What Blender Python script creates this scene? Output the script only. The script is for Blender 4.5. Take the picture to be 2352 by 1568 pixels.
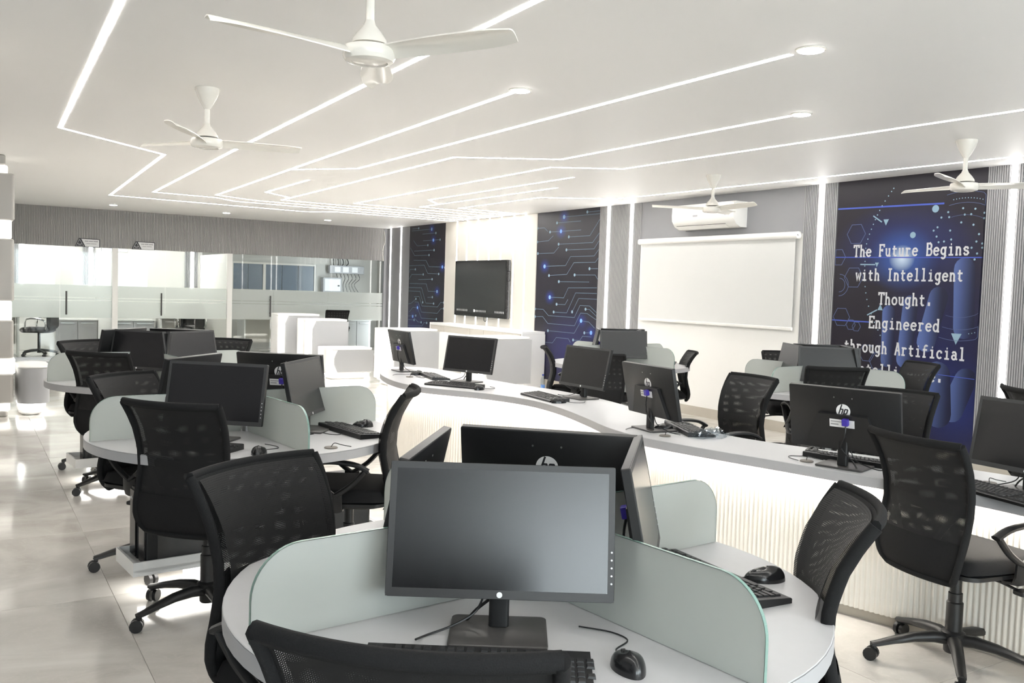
import bpy, math, random
from mathutils import Matrix, Vector
random.seed(7)
for o in list(bpy.data.objects): bpy.data.objects.remove(o)
sc = bpy.context.scene
COL = sc.collection
PI = math.pi
R = math.radians

# ------------------------------------------------------------------ camera
CAM_H = 1.46
F_PX = 2063.15
yaw, pitch, roll = R(31.6336), R(3.26687), R(1.80339)
fwd = Vector((math.sin(yaw)*math.cos(pitch), math.cos(yaw)*math.cos(pitch), -math.sin(pitch)))
rgt = Vector((math.cos(yaw), -math.sin(yaw), 0))
upv = rgt.cross(fwd)
r2 = rgt*math.cos(roll)+upv*math.sin(roll)
u2 = -rgt*math.sin(roll)+upv*math.cos(roll)
cd = bpy.data.cameras.new('camera'); cam = bpy.data.objects.new('camera', cd); COL.objects.link(cam)
cd.sensor_width = 36; cd.sensor_fit = 'HORIZONTAL'; cd.lens = F_PX/2352*36
cd.clip_start = .05; cd.clip_end = 100
m = Matrix((r2, u2, -fwd)).transposed().to_4x4(); m.translation = (0, 0, CAM_H)
cam.matrix_world = m
sc.camera = cam

# ------------------------------------------------------------------ world, exposure
w = bpy.data.worlds.new('world'); sc.world = w; w.use_nodes = True
w.node_tree.nodes['Background'].inputs[0].default_value = (.86, .93, 1, 1)
w.node_tree.nodes['Background'].inputs[1].default_value = 4.5
sc.view_settings.view_transform = 'Standard'; sc.view_settings.look = 'None'
sc.view_settings.gamma = 1; sc.view_settings.use_curve_mapping = False
sc.view_settings.exposure = 1.82
sc.cycles.max_bounces = 10; sc.cycles.diffuse_bounces = 5; sc.cycles.glossy_bounces = 4
sc.cycles.transmission_bounces = 8; sc.cycles.transparent_max_bounces = 16
sc.cycles.caustics_reflective = False; sc.cycles.caustics_refractive = False
sc.cycles.sample_clamp_indirect = 6
LED = 10.5          # radiance of the LED profiles

# ------------------------------------------------------------------ room numbers (metres)
HC = 2.664          # ceiling
XR = 7.665          # right wall
YF = 17.575         # glass partition wall
XL, YB, YE = -4.2, -5.2, 19.9
DESK = .72

# ------------------------------------------------------------------ materials
MATS = {}
def mat(name, col, rough=.5, metal=0, spec=.5, emit=None, strength=0, coat=0):
    if name in MATS: return MATS[name]
    m = bpy.data.materials.new(name); m.use_nodes = True
    b = m.node_tree.nodes['Principled BSDF']
    b.inputs['Base Color'].default_value = (*col, 1); b.inputs['Roughness'].default_value = rough
    b.inputs['Metallic'].default_value = metal; b.inputs['Specular IOR Level'].default_value = spec
    if coat: b.inputs['Coat Weight'].default_value = coat; b.inputs['Coat Roughness'].default_value = .1
    if emit: b.inputs['Emission Color'].default_value = (*emit, 1); b.inputs['Emission Strength'].default_value = strength
    MATS[name] = m; return m
def noisy(name, c1, c2, scale, rough=.6, bump=0, detail=4, spec=.5, stretch=(1, 1, 1), coord='Object'):
    m = mat(name, c1, rough, spec=spec); nt = m.node_tree; b = nt.nodes['Principled BSDF']
    tc = nt.nodes.new('ShaderNodeTexCoord'); mp = nt.nodes.new('ShaderNodeMapping'); mp.inputs['Scale'].default_value = stretch
    n = nt.nodes.new('ShaderNodeTexNoise'); n.inputs['Scale'].default_value = scale; n.inputs['Detail'].default_value = detail
    r = nt.nodes.new('ShaderNodeMix'); r.data_type = 'RGBA'
    r.inputs[6].default_value = (*c1, 1); r.inputs[7].default_value = (*c2, 1)
    nt.links.new(tc.outputs[coord], mp.inputs[0]); nt.links.new(mp.outputs[0], n.inputs['Vector'])
    nt.links.new(n.outputs['Fac'], r.inputs[0]); nt.links.new(r.outputs[2], b.inputs['Base Color'])
    if bump:
        bp = nt.nodes.new('ShaderNodeBump'); bp.inputs['Strength'].default_value = bump; bp.inputs['Distance'].default_value = .002
        nt.links.new(n.outputs['Fac'], bp.inputs['Height']); nt.links.new(bp.outputs[0], b.inputs['Normal'])
    return m
def emitter(name, col, s):
    if name in MATS: return MATS[name]
    m = bpy.data.materials.new(name); m.use_nodes = True; nt = m.node_tree; nt.nodes.clear()
    e = nt.nodes.new('ShaderNodeEmission'); o = nt.nodes.new('ShaderNodeOutputMaterial')
    e.inputs[0].default_value = (*col, 1); e.inputs[1].default_value = s; nt.links.new(e.outputs[0], o.inputs[0])
    MATS[name] = m; return m

noisy('ceiling_paint', (.88, .872, .862), (.90, .892, .882), 2.0, .55)
noisy('white_paint', (.82, .81, .78), (.85, .84, .81), 2.0, .5)
noisy('cream_laminate', (.60, .57, .52), (.64, .61, .56), 3.0, .35)
noisy('grey_paint', (.27, .27, .285), (.30, .30, .31), 3.0, .5)
noisy('grey_flute', (.33, .325, .335), (.37, .365, .37), 5.0, .4)
noisy('far_flute', (.34, .33, .32), (.37, .36, .345), 5.0, .5)
noisy('white_flute', (.80, .765, .70), (.84, .80, .74), 3.0, .4)
noisy('desk_grey', (.51, .51, .52), (.54, .54, .55), 30.0, .38, spec=.4)
noisy('desk_edge', (.40, .40, .415), (.43, .43, .44), 30.0, .5)
noisy('white_laminate', (.84, .84, .83), (.87, .87, .86), 4.0, .3)
noisy('block_grey', (.36, .365, .375), (.39, .395, .405), 4.0, .4)
noisy('column_beige', (.40, .385, .36), (.44, .425, .40), 4.0, .45)
noisy('store_cream', (.42, .405, .37), (.46, .445, .41), 3.0, .6)
noisy('black_plastic', (.008, .008, .0085), (.012, .012, .0125), 60.0, .42, bump=.1)
noisy('black_gloss', (.012, .012, .013), (.016, .016, .017), 20.0, .2)
noisy('black_fabric', (.010, .010, .0105), (.017, .017, .0175), 400.0, .85, bump=.4, spec=.2)
noisy('bezel', (.040, .040, .041), (.044, .044, .045), 80.0, .5)
noisy('dark_metal', (.05, .048, .046), (.065, .06, .058), 40.0, .35)
noisy('fan_white', (.80, .77, .71), (.83, .80, .74), 4.0, .18)
noisy('ac_white', (.82, .81, .78), (.85, .84, .81), 4.0, .25)
noisy('screen_fabric', (.66, .66, .645), (.68, .68, .665), 3.0, .65)
noisy('cabinet_grey', (.34, .34, .35), (.37, .37, .38), 4.0, .45)
noisy('drawer_beige', (.55, .52, .47), (.58, .55, .50), 4.0, .4)
noisy('skirting', (.42, .38, .32), (.56, .52, .45), 3.0, .2)
noisy('grout', (.40, .38, .34), (.45, .43, .39), 20.0, .7)
noisy('window_blue', (.10, .125, .16), (.15, .18, .22), 2.0, .2, stretch=(3, 1, .3))
mat('screen_glass', (.007, .007, .008), .26, spec=.75)
mat('tv_glass', (.02, .021, .022), .2, spec=.6)
mat('chrome', (.7, .7, .7), .15, 1)
mat('steel', (.45, .45, .45), .3, 1)
mat('badge_white', (.85, .85, .85), .3)
mat('badge_ink', (.02, .02, .025), .5)
mat('label_white', (.75, .75, .75), .5)
mat('plug_blue', (.05, .03, .35), .4)
mat('print_white', (.62, .62, .64), .5)
mat('print_cyan', (.25, .38, .48), .5)
mat('print_trace', (.12, .19, .26), .5)
mat('print_dim', (.08, .11, .24), .5)
mat('print_blue', (.05, .09, .45), .5)
mat('print_sky', (.20, .42, .92), .5)
mat('glass_edge', (.22, .34, .30), .2, spec=.5)
mat('puck_brown', (.16, .14, .12), .5)
mat('wood', (.35, .27, .17), .5)
mat('key_black', (.018, .018, .019), .45)
mat('cap_white', (.8, .8, .8), .4)
emitter('led', (1, .975, .935), LED)
emitter('led_cool', (1, .975, .94), 2.5)
emitter('led_counter', (1, .95, .86), 3.2)
emitter('led_base', (1, .95, .87), 20.0)
emitter('led_under', (1, .97, .92), 4.0)
emitter('led_cabin', (1, .98, .95), 9.0)
emitter('led_store', (1, .98, .95), 3.0)
emitter('led_tv', (1, .975, .935), 2.2)
emitter('led_wall', (1, .975, .935), 5.0)
emitter('led_disc', (1, .98, .94), 20.0)
emitter('led_soft', (1, .96, .86), .6)

def make_floor_mat():
    m = bpy.data.materials.new('marble_tile'); m.use_nodes = True; MATS['marble_tile'] = m
    nt = m.node_tree; b = nt.nodes['Principled BSDF']
    g = nt.nodes.new('ShaderNodeNewGeometry'); oi = nt.nodes.new('ShaderNodeObjectInfo')
    mp = nt.nodes.new('ShaderNodeMapping'); mp.inputs['Rotation'].default_value = (0, 0, .5); mp.inputs['Scale'].default_value = (1, 1.5, 1)
    cb = nt.nodes.new('ShaderNodeVectorMath'); cb.operation = 'MULTIPLY_ADD'
    cb.inputs[1].default_value = (7, 13, 5)
    nt.links.new(oi.outputs['Random'], cb.inputs[0]); nt.links.new(g.outputs['Position'], cb.inputs[2])
    nt.links.new(cb.outputs[0], mp.inputs[0])
    n1 = nt.nodes.new('ShaderNodeTexNoise'); n1.inputs['Scale'].default_value = 1.3; n1.inputs['Detail'].default_value = 8; n1.inputs['Distortion'].default_value = 1.4
    n2 = nt.nodes.new('ShaderNodeTexNoise'); n2.inputs['Scale'].default_value = 5; n2.inputs['Detail'].default_value = 6; n2.inputs['Distortion'].default_value = 2.5
    nt.links.new(mp.outputs[0], n1.inputs['Vector']); nt.links.new(mp.outputs[0], n2.inputs['Vector'])
    rp = nt.nodes.new('ShaderNodeValToRGB'); e = rp.color_ramp.elements
    e[0].position = .3; e[0].color = (.46, .435, .40, 1); e[1].position = .72; e[1].color = (.70, .68, .645, 1)
    nt.links.new(n1.outputs['Fac'], rp.inputs[0])
    rv = nt.nodes.new('ShaderNodeValToRGB'); e = rv.color_ramp.elements
    e[0].position = .47; e[0].color = (0, 0, 0, 1); e[1].position = .5; e[1].color = (1, 1, 1, 1)
    x = rv.color_ramp.elements.new(.53); x.color = (0, 0, 0, 1)
    nt.links.new(n2.outputs['Fac'], rv.inputs[0])
    sc_ = nt.nodes.new('ShaderNodeMath'); sc_.operation = 'MULTIPLY'; sc_.inputs[1].default_value = .22
    nt.links.new(rv.outputs[0], sc_.inputs[0])
    mx = nt.nodes.new('ShaderNodeMix'); mx.data_type = 'RGBA'; mx.inputs[7].default_value = (.68, .65, .60, 1)
    nt.links.new(sc_.outputs[0], mx.inputs[0]); nt.links.new(rp.outputs[0], mx.inputs[6])
    nt.links.new(mx.outputs[2], b.inputs['Base Color'])
    b.inputs['Roughness'].default_value = .1; b.inputs['Specular IOR Level'].default_value = .55
make_floor_mat()

def rim(nt, lo, hi):
    """reflectance that rises toward grazing angles, the same from both sides of a thin sheet"""
    l = nt.nodes.new('ShaderNodeLayerWeight'); l.inputs[0].default_value = .5
    p = nt.nodes.new('ShaderNodeMath'); p.operation = 'POWER'; p.inputs[1].default_value = 4; nt.links.new(l.outputs['Facing'], p.inputs[0])
    m_ = nt.nodes.new('ShaderNodeMath'); m_.operation = 'MULTIPLY_ADD'; m_.inputs[1].default_value = hi; m_.inputs[2].default_value = lo
    nt.links.new(p.outputs[0], m_.inputs[0]); return m_
def make_frost(name, trans, body, gloss=.08, cl=.0):
    """frosted glass: part diffuse, part translucent, a little clear, glossy skin"""
    m = bpy.data.materials.new(name); m.use_nodes = True; MATS[name] = m
    nt = m.node_tree; nt.nodes.clear(); out = nt.nodes.new('ShaderNodeOutputMaterial')
    d = nt.nodes.new('ShaderNodeBsdfDiffuse'); d.inputs[0].default_value = (*body, 1)
    t = nt.nodes.new('ShaderNodeBsdfTranslucent'); t.inputs[0].default_value = (*body, 1)
    a = nt.nodes.new('ShaderNodeMixShader'); a.inputs[0].default_value = trans
    nt.links.new(d.outputs[0], a.inputs[1]); nt.links.new(t.outputs[0], a.inputs[2])
    tr = nt.nodes.new('ShaderNodeBsdfTransparent'); tr.inputs[0].default_value = (.93, .97, .95, 1)
    c = nt.nodes.new('ShaderNodeMixShader'); c.inputs[0].default_value = cl
    nt.links.new(a.outputs[0], c.inputs[1]); nt.links.new(tr.outputs[0], c.inputs[2])
    g = nt.nodes.new('ShaderNodeBsdfGlossy'); g.inputs['Roughness'].default_value = .25
    f = rim(nt, .04, .35)
    e = nt.nodes.new('ShaderNodeMixShader')
    nt.links.new(f.outputs[0], e.inputs[0]); nt.links.new(c.outputs[0], e.inputs[1]); nt.links.new(g.outputs[0], e.inputs[2])
    nt.links.new(e.outputs[0], out.inputs[0])
make_frost('frosted_glass', .5, (.65, .675, .65), cl=.06)
make_frost('frost_film', .5, (.80, .82, .80), cl=.38)
def make_clear(name, tint):
    m = bpy.data.materials.new(name); m.use_nodes = True; MATS[name] = m
    nt = m.node_tree; nt.nodes.clear(); out = nt.nodes.new('ShaderNodeOutputMaterial')
    tr = nt.nodes.new('ShaderNodeBsdfTransparent'); tr.inputs[0].default_value = (*tint, 1)
    g = nt.nodes.new('ShaderNodeBsdfGlossy'); g.inputs['Roughness'].default_value = .02
    f = rim(nt, .03, .5)
    e = nt.nodes.new('ShaderNodeMixShader')
    nt.links.new(f.outputs[0], e.inputs[0]); nt.links.new(tr.outputs[0], e.inputs[1]); nt.links.new(g.outputs[0], e.inputs[2])
    nt.links.new(e.outputs[0], out.inputs[0])
make_clear('clear_glass', (.93, .95, .94)); make_clear('clear_plastic', (.8, .83, .85))

def make_weave(name, pitch, fill):
    """woven chair mesh: threads opaque, holes open (UVs are in metres)"""
    m = bpy.data.materials.new(name); m.use_nodes = True; MATS[name] = m
    nt = m.node_tree; b = nt.nodes['Principled BSDF']; out = nt.nodes['Material Output']
    b.inputs['Base Color'].default_value = (.013, .013, .0135, 1); b.inputs['Roughness'].default_value = .7
    b.inputs['Specular IOR Level'].default_value = .3
    uv = nt.nodes.new('ShaderNodeUVMap'); sp = nt.nodes.new('ShaderNodeSeparateXYZ'); nt.links.new(uv.outputs[0], sp.inputs[0])
    res = []
    for i in range(2):
        a = nt.nodes.new('ShaderNodeMath'); a.operation = 'MULTIPLY'; a.inputs[1].default_value = 1/pitch; nt.links.new(sp.outputs[i], a.inputs[0])
        f = nt.nodes.new('ShaderNodeMath'); f.operation = 'FRACT'; nt.links.new(a.outputs[0], f.inputs[0])
        g = nt.nodes.new('ShaderNodeMath'); g.operation = 'GREATER_THAN'; g.inputs[1].default_value = fill; nt.links.new(f.outputs[0], g.inputs[0])
        res.append(g)
    mu = nt.nodes.new('ShaderNodeMath'); mu.operation = 'MULTIPLY'
    nt.links.new(res[0].outputs[0], mu.inputs[0]); nt.links.new(res[1].outputs[0], mu.inputs[1])
    tr = nt.nodes.new('ShaderNodeBsdfTransparent'); mx = nt.nodes.new('ShaderNodeMixShader')
    nt.links.new(mu.outputs[0], mx.inputs[0]); nt.links.new(b.outputs[0], mx.inputs[1]); nt.links.new(tr.outputs[0], mx.inputs[2])
    nt.links.new(mx.outputs[0], out.inputs[0])
make_weave('mesh_outer', .0042, .68); make_weave('mesh_inner', .0046, .64)

# ------------------------------------------------------------------ mesh builder
class MB:
    def __init__(s): s.v = []; s.f = []; s.uv = None
    def add(s, vs, fs):
        n = len(s.v); s.v += [tuple(v) for v in vs]; s.f += [tuple(i+n for i in f) for f in fs]; return s
    def box(s, x0, x1, y0, y1, z0, z1):
        return s.add([(x0,y0,z0),(x1,y0,z0),(x1,y1,z0),(x0,y1,z0),(x0,y0,z1),(x1,y0,z1),(x1,y1,z1),(x0,y1,z1)],
                     [(0,3,2,1),(4,5,6,7),(0,1,5,4),(1,2,6,5),(2,3,7,6),(3,0,4,7)])
    def rbox(s, x0, x1, y0, y1, z0, z1, r=.01, axis='z', n=4, cap=None):
        """box with rounded vertical edges (about axis) and a small chamfer on the caps"""
        cap = r*.4 if cap is None else cap
        a = {'z': (x0,x1,y0,y1,z0,z1), 'y': (x0,x1,z0,z1,y0,y1), 'x': (y0,y1,z0,z1,x0,x1)}[axis]
        p0, p1, q0, q1, h0, h1 = a; ring = []
        r = min(r, (p1-p0)/2-1e-5, (q1-q0)/2-1e-5)
        for cx, cy, a0 in ((p1-r,q1-r,0),(p0+r,q1-r,90),(p0+r,q0+r,180),(p1-r,q0+r,270)):
            for k in range(n+1):
                t = R(a0+90*k/n); ring.append((cx+r*math.cos(t), cy+r*math.sin(t)))
        mx, my = (p0+p1)/2, (q0+q1)/2
        def sh(p, d):
            dx, dy = p[0]-mx, p[1]-my
            return (p[0]-d*math.copysign(1,dx), p[1]-d*math.copysign(1,dy))
        lv = [(h0, cap), (h0+cap, 0), (h1-cap, 0), (h1, cap)] if cap > 0 else [(h0,0),(h1,0)]
        vs = []; N = len(ring)
        for h, d in lv:
            for p in ring:
                a_, b_ = sh(p, d)
                vs.append({'z': (a_,b_,h), 'y': (a_,h,b_), 'x': (h,a_,b_)}[axis])
        fs = []
        for l in range(len(lv)-1):
            for k in range(N):
                fs.append((l*N+k, l*N+(k+1)%N, (l+1)*N+(k+1)%N, (l+1)*N+k))
        fs.append(tuple(range(N-1,-1,-1))); fs.append(tuple((len(lv)-1)*N+k for k in range(N)))
        if axis == 'y': fs = [tuple(reversed(f)) for f in fs]
        return s.add(vs, fs)
    def lathe(s, prof, n=24, c=(0,0,0), axis='z'):
        vs = []; fs = []
        for r, z in prof:
            for k in range(n):
                t = 2*PI*k/n; a, b = r*math.cos(t), r*math.sin(t)
                p = {'z': (a,b,z), 'x': (z,a,b), 'y': (b,z,a)}[axis]
                vs.append((p[0]+c[0], p[1]+c[1], p[2]+c[2]))
        for l in range(len(prof)-1):
            for k in range(n):
                fs.append((l*n+k, l*n+(k+1)%n, (l+1)*n+(k+1)%n, (l+1)*n+k))
        fs.append(tuple(range(n-1,-1,-1))); fs.append(tuple((len(prof)-1)*n+k for k in range(n)))
        return s.add(vs, fs)
    def cyl(s, r, z0, z1, c=(0,0,0), n=20, axis='z'): return s.lathe([(r,z0),(r,z1)], n, c, axis)
    def tube(s, pts, r, n=6, ry=None, up=(0,0,1)):
        """sweep of an ellipse (r across, ry along up) along pts; r may be a list"""
        P = [Vector(p) for p in pts]; up = Vector(up); vs = []; fs = []
        for i, p in enumerate(P):
            t = (P[min(i+1,len(P)-1)]-P[max(i-1,0)]).normalized()
            a = t.cross(up)
            if a.length < 1e-3: a = t.cross(Vector((1,0,.01)))
            a.normalize(); b = a.cross(t).normalized()
            ra = r[i] if isinstance(r, (list,tuple)) else r
            rb = (ry[i] if isinstance(ry, (list,tuple)) else ry) if ry is not None else ra
            for k in range(n):
                q = 2*PI*(k+.5)/n; vs.append(p+a*ra*math.cos(q)+b*rb*math.sin(q))
        for i in range(len(P)-1):
            for k in range(n): fs.append((i*n+k, (i+1)*n+k, (i+1)*n+(k+1)%n, i*n+(k+1)%n))
        fs.append(tuple(range(n))); fs.append(tuple((len(P)-1)*n+k for k in range(n-1,-1,-1)))
        return s.add(vs, fs)
    def prism(s, poly, z0, z1, f=None):
        """polygon (list of 2D) extruded; f maps (a,b,h) to xyz"""
        f = f or (lambda a,b,h: (a,b,h)); n = len(poly)
        vs = [f(a,b,z0) for a,b in poly]+[f(a,b,z1) for a,b in poly]
        fs = [tuple(range(n-1,-1,-1)), tuple(range(n,2*n))]+[(k,(k+1)%n,n+(k+1)%n,n+k) for k in range(n)]
        return s.add(vs, fs)
    def grid(s, nu, nv, fn, uv=False, closed=False):
        n0 = len(s.v)
        for j in range(nv+1):
            for i in range(nu+1): s.v.append(tuple(fn(i/nu, j/nv)))
        for j in range(nv):
            for i in range(nu):
                a = n0+j*(nu+1)+i; s.f.append((a, a+1, a+nu+2, a+nu+1))
        return s
    def build(s, name, material, parent=None, smooth=None, uvf=None, loc=None, mod=None):
        me = bpy.data.meshes.new(name); me.from_pydata(s.v, [], s.f); me.update()
        me.materials.append(MATS[material] if isinstance(material, str) else material)
        if smooth:
            for p in me.polygons: p.use_smooth = True
            me.set_sharp_from_angle(angle=R(smooth))
        if uvf:
            l = me.uv_layers.new(name='UVMap')
            for p in me.polygons:
                for li in p.loop_indices:
                    l.data[li].uv = uvf(me.vertices[me.loops[li].vertex_index].co)
        o = bpy.data.objects.new(name, me); COL.objects.link(o)
        if parent: o.parent = parent
        if loc: o.location = loc
        return o
def put(name, me, parent=None, loc=(0,0,0), rz=0):
    o = bpy.data.objects.new(name, me); COL.objects.link(o); o.parent = parent; o.location = loc; o.rotation_euler.z = rz; return o
def tag(o, label, cat, group=None):
    o['label'] = label; o['category'] = cat
    if group: o['group'] = group
    return o
def empty(name, loc=(0,0,0), rz=0):
    o = bpy.data.objects.new(name, None); COL.objects.link(o); o.location = loc; o.rotation_euler.z = rz; o.empty_display_size = .1; return o
def struct(o): o['kind'] = 'structure'; return o
CH = {}
def copy_tree(o, parent=None):
    c = o.copy(); COL.objects.link(c)
    if parent: c.parent = parent
    for ch in o.children: copy_tree(ch, c)
    return c
def face_angle(fx, fy): return math.atan2(fy, fx)-PI/2       # local +Y turned to (fx,fy)
def arc(cx, cy, rx, ry, a0, a1, n=10):
    return [(cx+rx*math.cos(R(a0+(a1-a0)*k/n)), cy+ry*math.sin(R(a0+(a1-a0)*k/n))) for k in range(n+1)]
def spline(pts, n=8, closed=False):
    P = [Vector(p) for p in pts]; out = []
    L = len(P); rng = range(L if closed else L-1)
    for i in rng:
        if closed: a, b, c, d = P[i-1], P[i], P[(i+1)%L], P[(i+2)%L]
        else: a, b, c, d = P[max(i-1,0)], P[i], P[i+1], P[min(i+2,L-1)]
        for k in range(n):
            t = k/n
            out.append(.5*((2*b)+(c-a)*t+(2*a-5*b+4*c-d)*t*t+(3*b-a-3*c+d)*t**3))
    if not closed: out.append(P[-1])
    return out
def ribbon(mb, pts, wd, f, h0=0, h1=.0006, disc=True):
    """flat printed stroke of width wd; f maps (a,b,h) to xyz"""
    P = [Vector((p[0],p[1])) for p in pts]; n = len(P); L = []; Rr = []
    for i in range(n):
        a = (P[i]-P[i-1]).normalized() if i else None
        b = (P[i+1]-P[i]).normalized() if i < n-1 else None
        if a is None: a = b
        if b is None: b = a
        na, nb = Vector((-a.y,a.x)), Vector((-b.y,b.x)); mm = (na+nb)
        if mm.length < .3: mm = na
        mm.normalize(); k = min(1/max(mm.dot(na), .3), 2.0)
        L.append(P[i]+mm*wd/2*k); Rr.append(P[i]-mm*wd/2*k)
    for i in range(n-1):
        mb.prism([tuple(Rr[i]), tuple(Rr[i+1]), tuple(L[i+1]), tuple(L[i])], h0, h1, f)

# ================================================================== STRUCTURE
FZ_ = 1.99
floor = struct(MB().box(XL, XR+.9, YB, YE+.4, -.06, -.004).build('floor', 'grout'))
tm = MB().rbox(-.4+.0012, .4-.0012, -.6+.0012, .6-.0012, -.012, 0, .001, n=1, cap=.0008)
t0 = tm.build('tile', 'marble_tile', floor); t0.location = (XL+.4, YB+.6, 0)
for i in range(16):
    for j in range(22):
        if i == 0 and j == 0: continue
        x, y = XL+.4+.8*i, YB+.6+1.2*j
        if x > XR+.5 or (x > XR and y < 16) or (x < -1.7 and y > -1): continue
        put('tile', t0.data, floor, (x, y, 0))
struct(MB().box(XL, XR+.9, YB, YE+.4, HC, HC+.1).build('ceiling', 'ceiling_paint'))
struct(MB().box(-1.3, -1.2, -1.6, YF, 0, HC).build('wall_left', 'grey_paint'))
struct(MB().box(XL-.1, XL, YB, -1.5, 0, HC).build('wall_alcove', 'white_paint'))
struct(MB().box(XL, -1.3, -1.6, -1.5, 0, HC).build('wall_return', 'white_paint'))
# back wall (behind the camera) with three unseen daylight windows, added for foreground light
WX = [(-3.1, -.2), (.4, 3.3), (3.9, 6.8)]; WZ0, WZ1 = .85, 2.5
mb = MB(); mb.box(XL, XR+.1, YB-.1, YB, 0, WZ0); mb.box(XL, XR+.1, YB-.1, YB, WZ1, HC)
xe = [XL]+[q for p in WX for q in p]+[XR+.1]
for k in range(0, len(xe), 2): mb.box(xe[k], xe[k+1], YB-.1, YB, WZ0, WZ1)
struct(mb.build('wall_back', 'white_paint'))
for k, (x0, x1) in enumerate(WX):
    wn = struct(empty('window_%d' % (11+k), ((x0+x1)/2, YB, WZ0))); a = (x1-x0)/2; hh = WZ1-WZ0; fr = MB()
    for q in (-a, -.025, a-.05): fr.box(q, q+.05, -.08, -.03, 0, hh)
    for q in (0, hh-.05): fr.box(-a, a, -.08, -.03, q, q+.05)
    fr.build('window_frame', 'fan_white', wn)
    for q in (-a, 0): MB().box(q+.02, q+a-.02, -.06, -.054, .02, hh-.02).build('pane', 'clear_glass', wn)
    ld = bpy.data.lights.new('daylight_portal', 'AREA'); ld.shape = 'RECTANGLE'; ld.size = x1-x0; ld.size_y = hh
    ld.cycles.is_portal = True
    lo = bpy.data.objects.new('daylight_portal', ld); COL.objects.link(lo); lo.location = ((x0+x1)/2, YB-.12, (WZ0+WZ1)/2); lo.rotation_euler = (R(90), 0, 0)
wall_r = struct(MB().box(XR, XR+.1, YB, YF+.1, 0, HC).build('wall_right', 'grey_paint'))
def fW(a, b, h): return (XR-h, a, b)          # right wall: a = Y, b = Z, h = proud of the wall

def flutes(y0, y1, z0, z1, pitch=.021, d=.012):
    mb = MB(); n = max(2, round((y1-y0)/pitch)); p = (y1-y0)/n; prof = []
    for k in range(n):
        a = y0+k*p
        prof += [(a, .002), (a+p*.28, .002), (a+p*.34, d), (a+p*.94, d)]
    prof.append((y1, .002))
    vs = [(XR-h, a, z0) for a, h in prof]+[(XR-h, a, z1) for a, h in prof]; N = len(prof)
    mb.add(vs, [(k, k+1, N+k+1, N+k) for k in range(N-1)]); return mb
BZ = .115
for y0, y1 in ((9.505, 9.93), (10.005, 10.176), (9.272, 9.43), (6.395, 6.585), (6.16, 6.33), (4.385, 4.586), (3.75, 4.32)):
    flutes(y0, y1, BZ, HC).build('fluted_panel', 'grey_flute', wall_r)
for y0, y1 in ((16.87, 17.33), (16.437, 16.8)):
    MB().box(XR-.012, XR, y0, y1, BZ, HC).build('wall_panel', 'grey_paint', wall_r)
# cream wall behind the television: planks between the light lines
TVL = [14.41, 14.034, 13.641, 13.25, 12.857, 12.457, 12.101]
ed = [14.866]+TVL+[11.772]
for k in range(len(ed)-1):
    a, b = ed[k+1], ed[k]
    a += .018 if k < 7 else 0; b -= .018 if k > 0 else 0
    MB().rbox(XR-.02, XR, a, b, BZ, HC-.002, .003, axis='z', n=1).build('wall_plank', 'cream_laminate', wall_r)
MB().box(XR-.006, XR, 6.586, 9.27, BZ, 2.16).build('white_panel', 'white_paint', wall_r)
struct(MB().box(XR-.014, XR, YB, YF, 0, BZ).build('baseboard_right', 'skirting'))

# LED lines on the right wall
ordn = ['first', 'second', 'third', 'fourth', 'fifth', 'sixth', 'seventh']
def vled(y, wd, label, group, x=XR, z0=BZ, m='led_wall'):
    t = empty('led_strip', (x-.003, y, z0))
    MB().box(-.008, 0, -wd/2-.004, wd/2+.004, 0, HC-z0).build('channel', 'steel', t)
    MB().box(-.016, -.008, -wd/2, wd/2, 0, HC-z0).build('diffuser', m, t)
    tag(t, label, 'light strip', group)
for k, y in enumerate(TVL):
    vled(y, .03, 'vertical LED line on the cream TV wall, %s from the left' % ordn[k], 'LED lines on the TV wall', XR-.004, .845, 'led_tv')
vled(17.35, .035, 'vertical LED line in the far corner beside the glass wall', 'LED lines on the grey panels')
vled(16.835, .04, 'vertical LED line between the two plain grey panels left of the circuit mural', 'LED lines on the grey panels')
vled(9.967, .05, 'vertical LED line at the right edge of the larger circuit mural', 'LED lines on the grey panels')
vled(9.467, .05, 'vertical LED line just left of the projection screen', 'LED lines on the grey panels')
vled(6.362, .05, 'vertical LED line between projection screen and lettered mural', 'LED lines on the grey panels')
vled(4.352, .05, 'vertical LED line right of the lettered mural, near the photo edge', 'LED lines on the grey panels')

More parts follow.
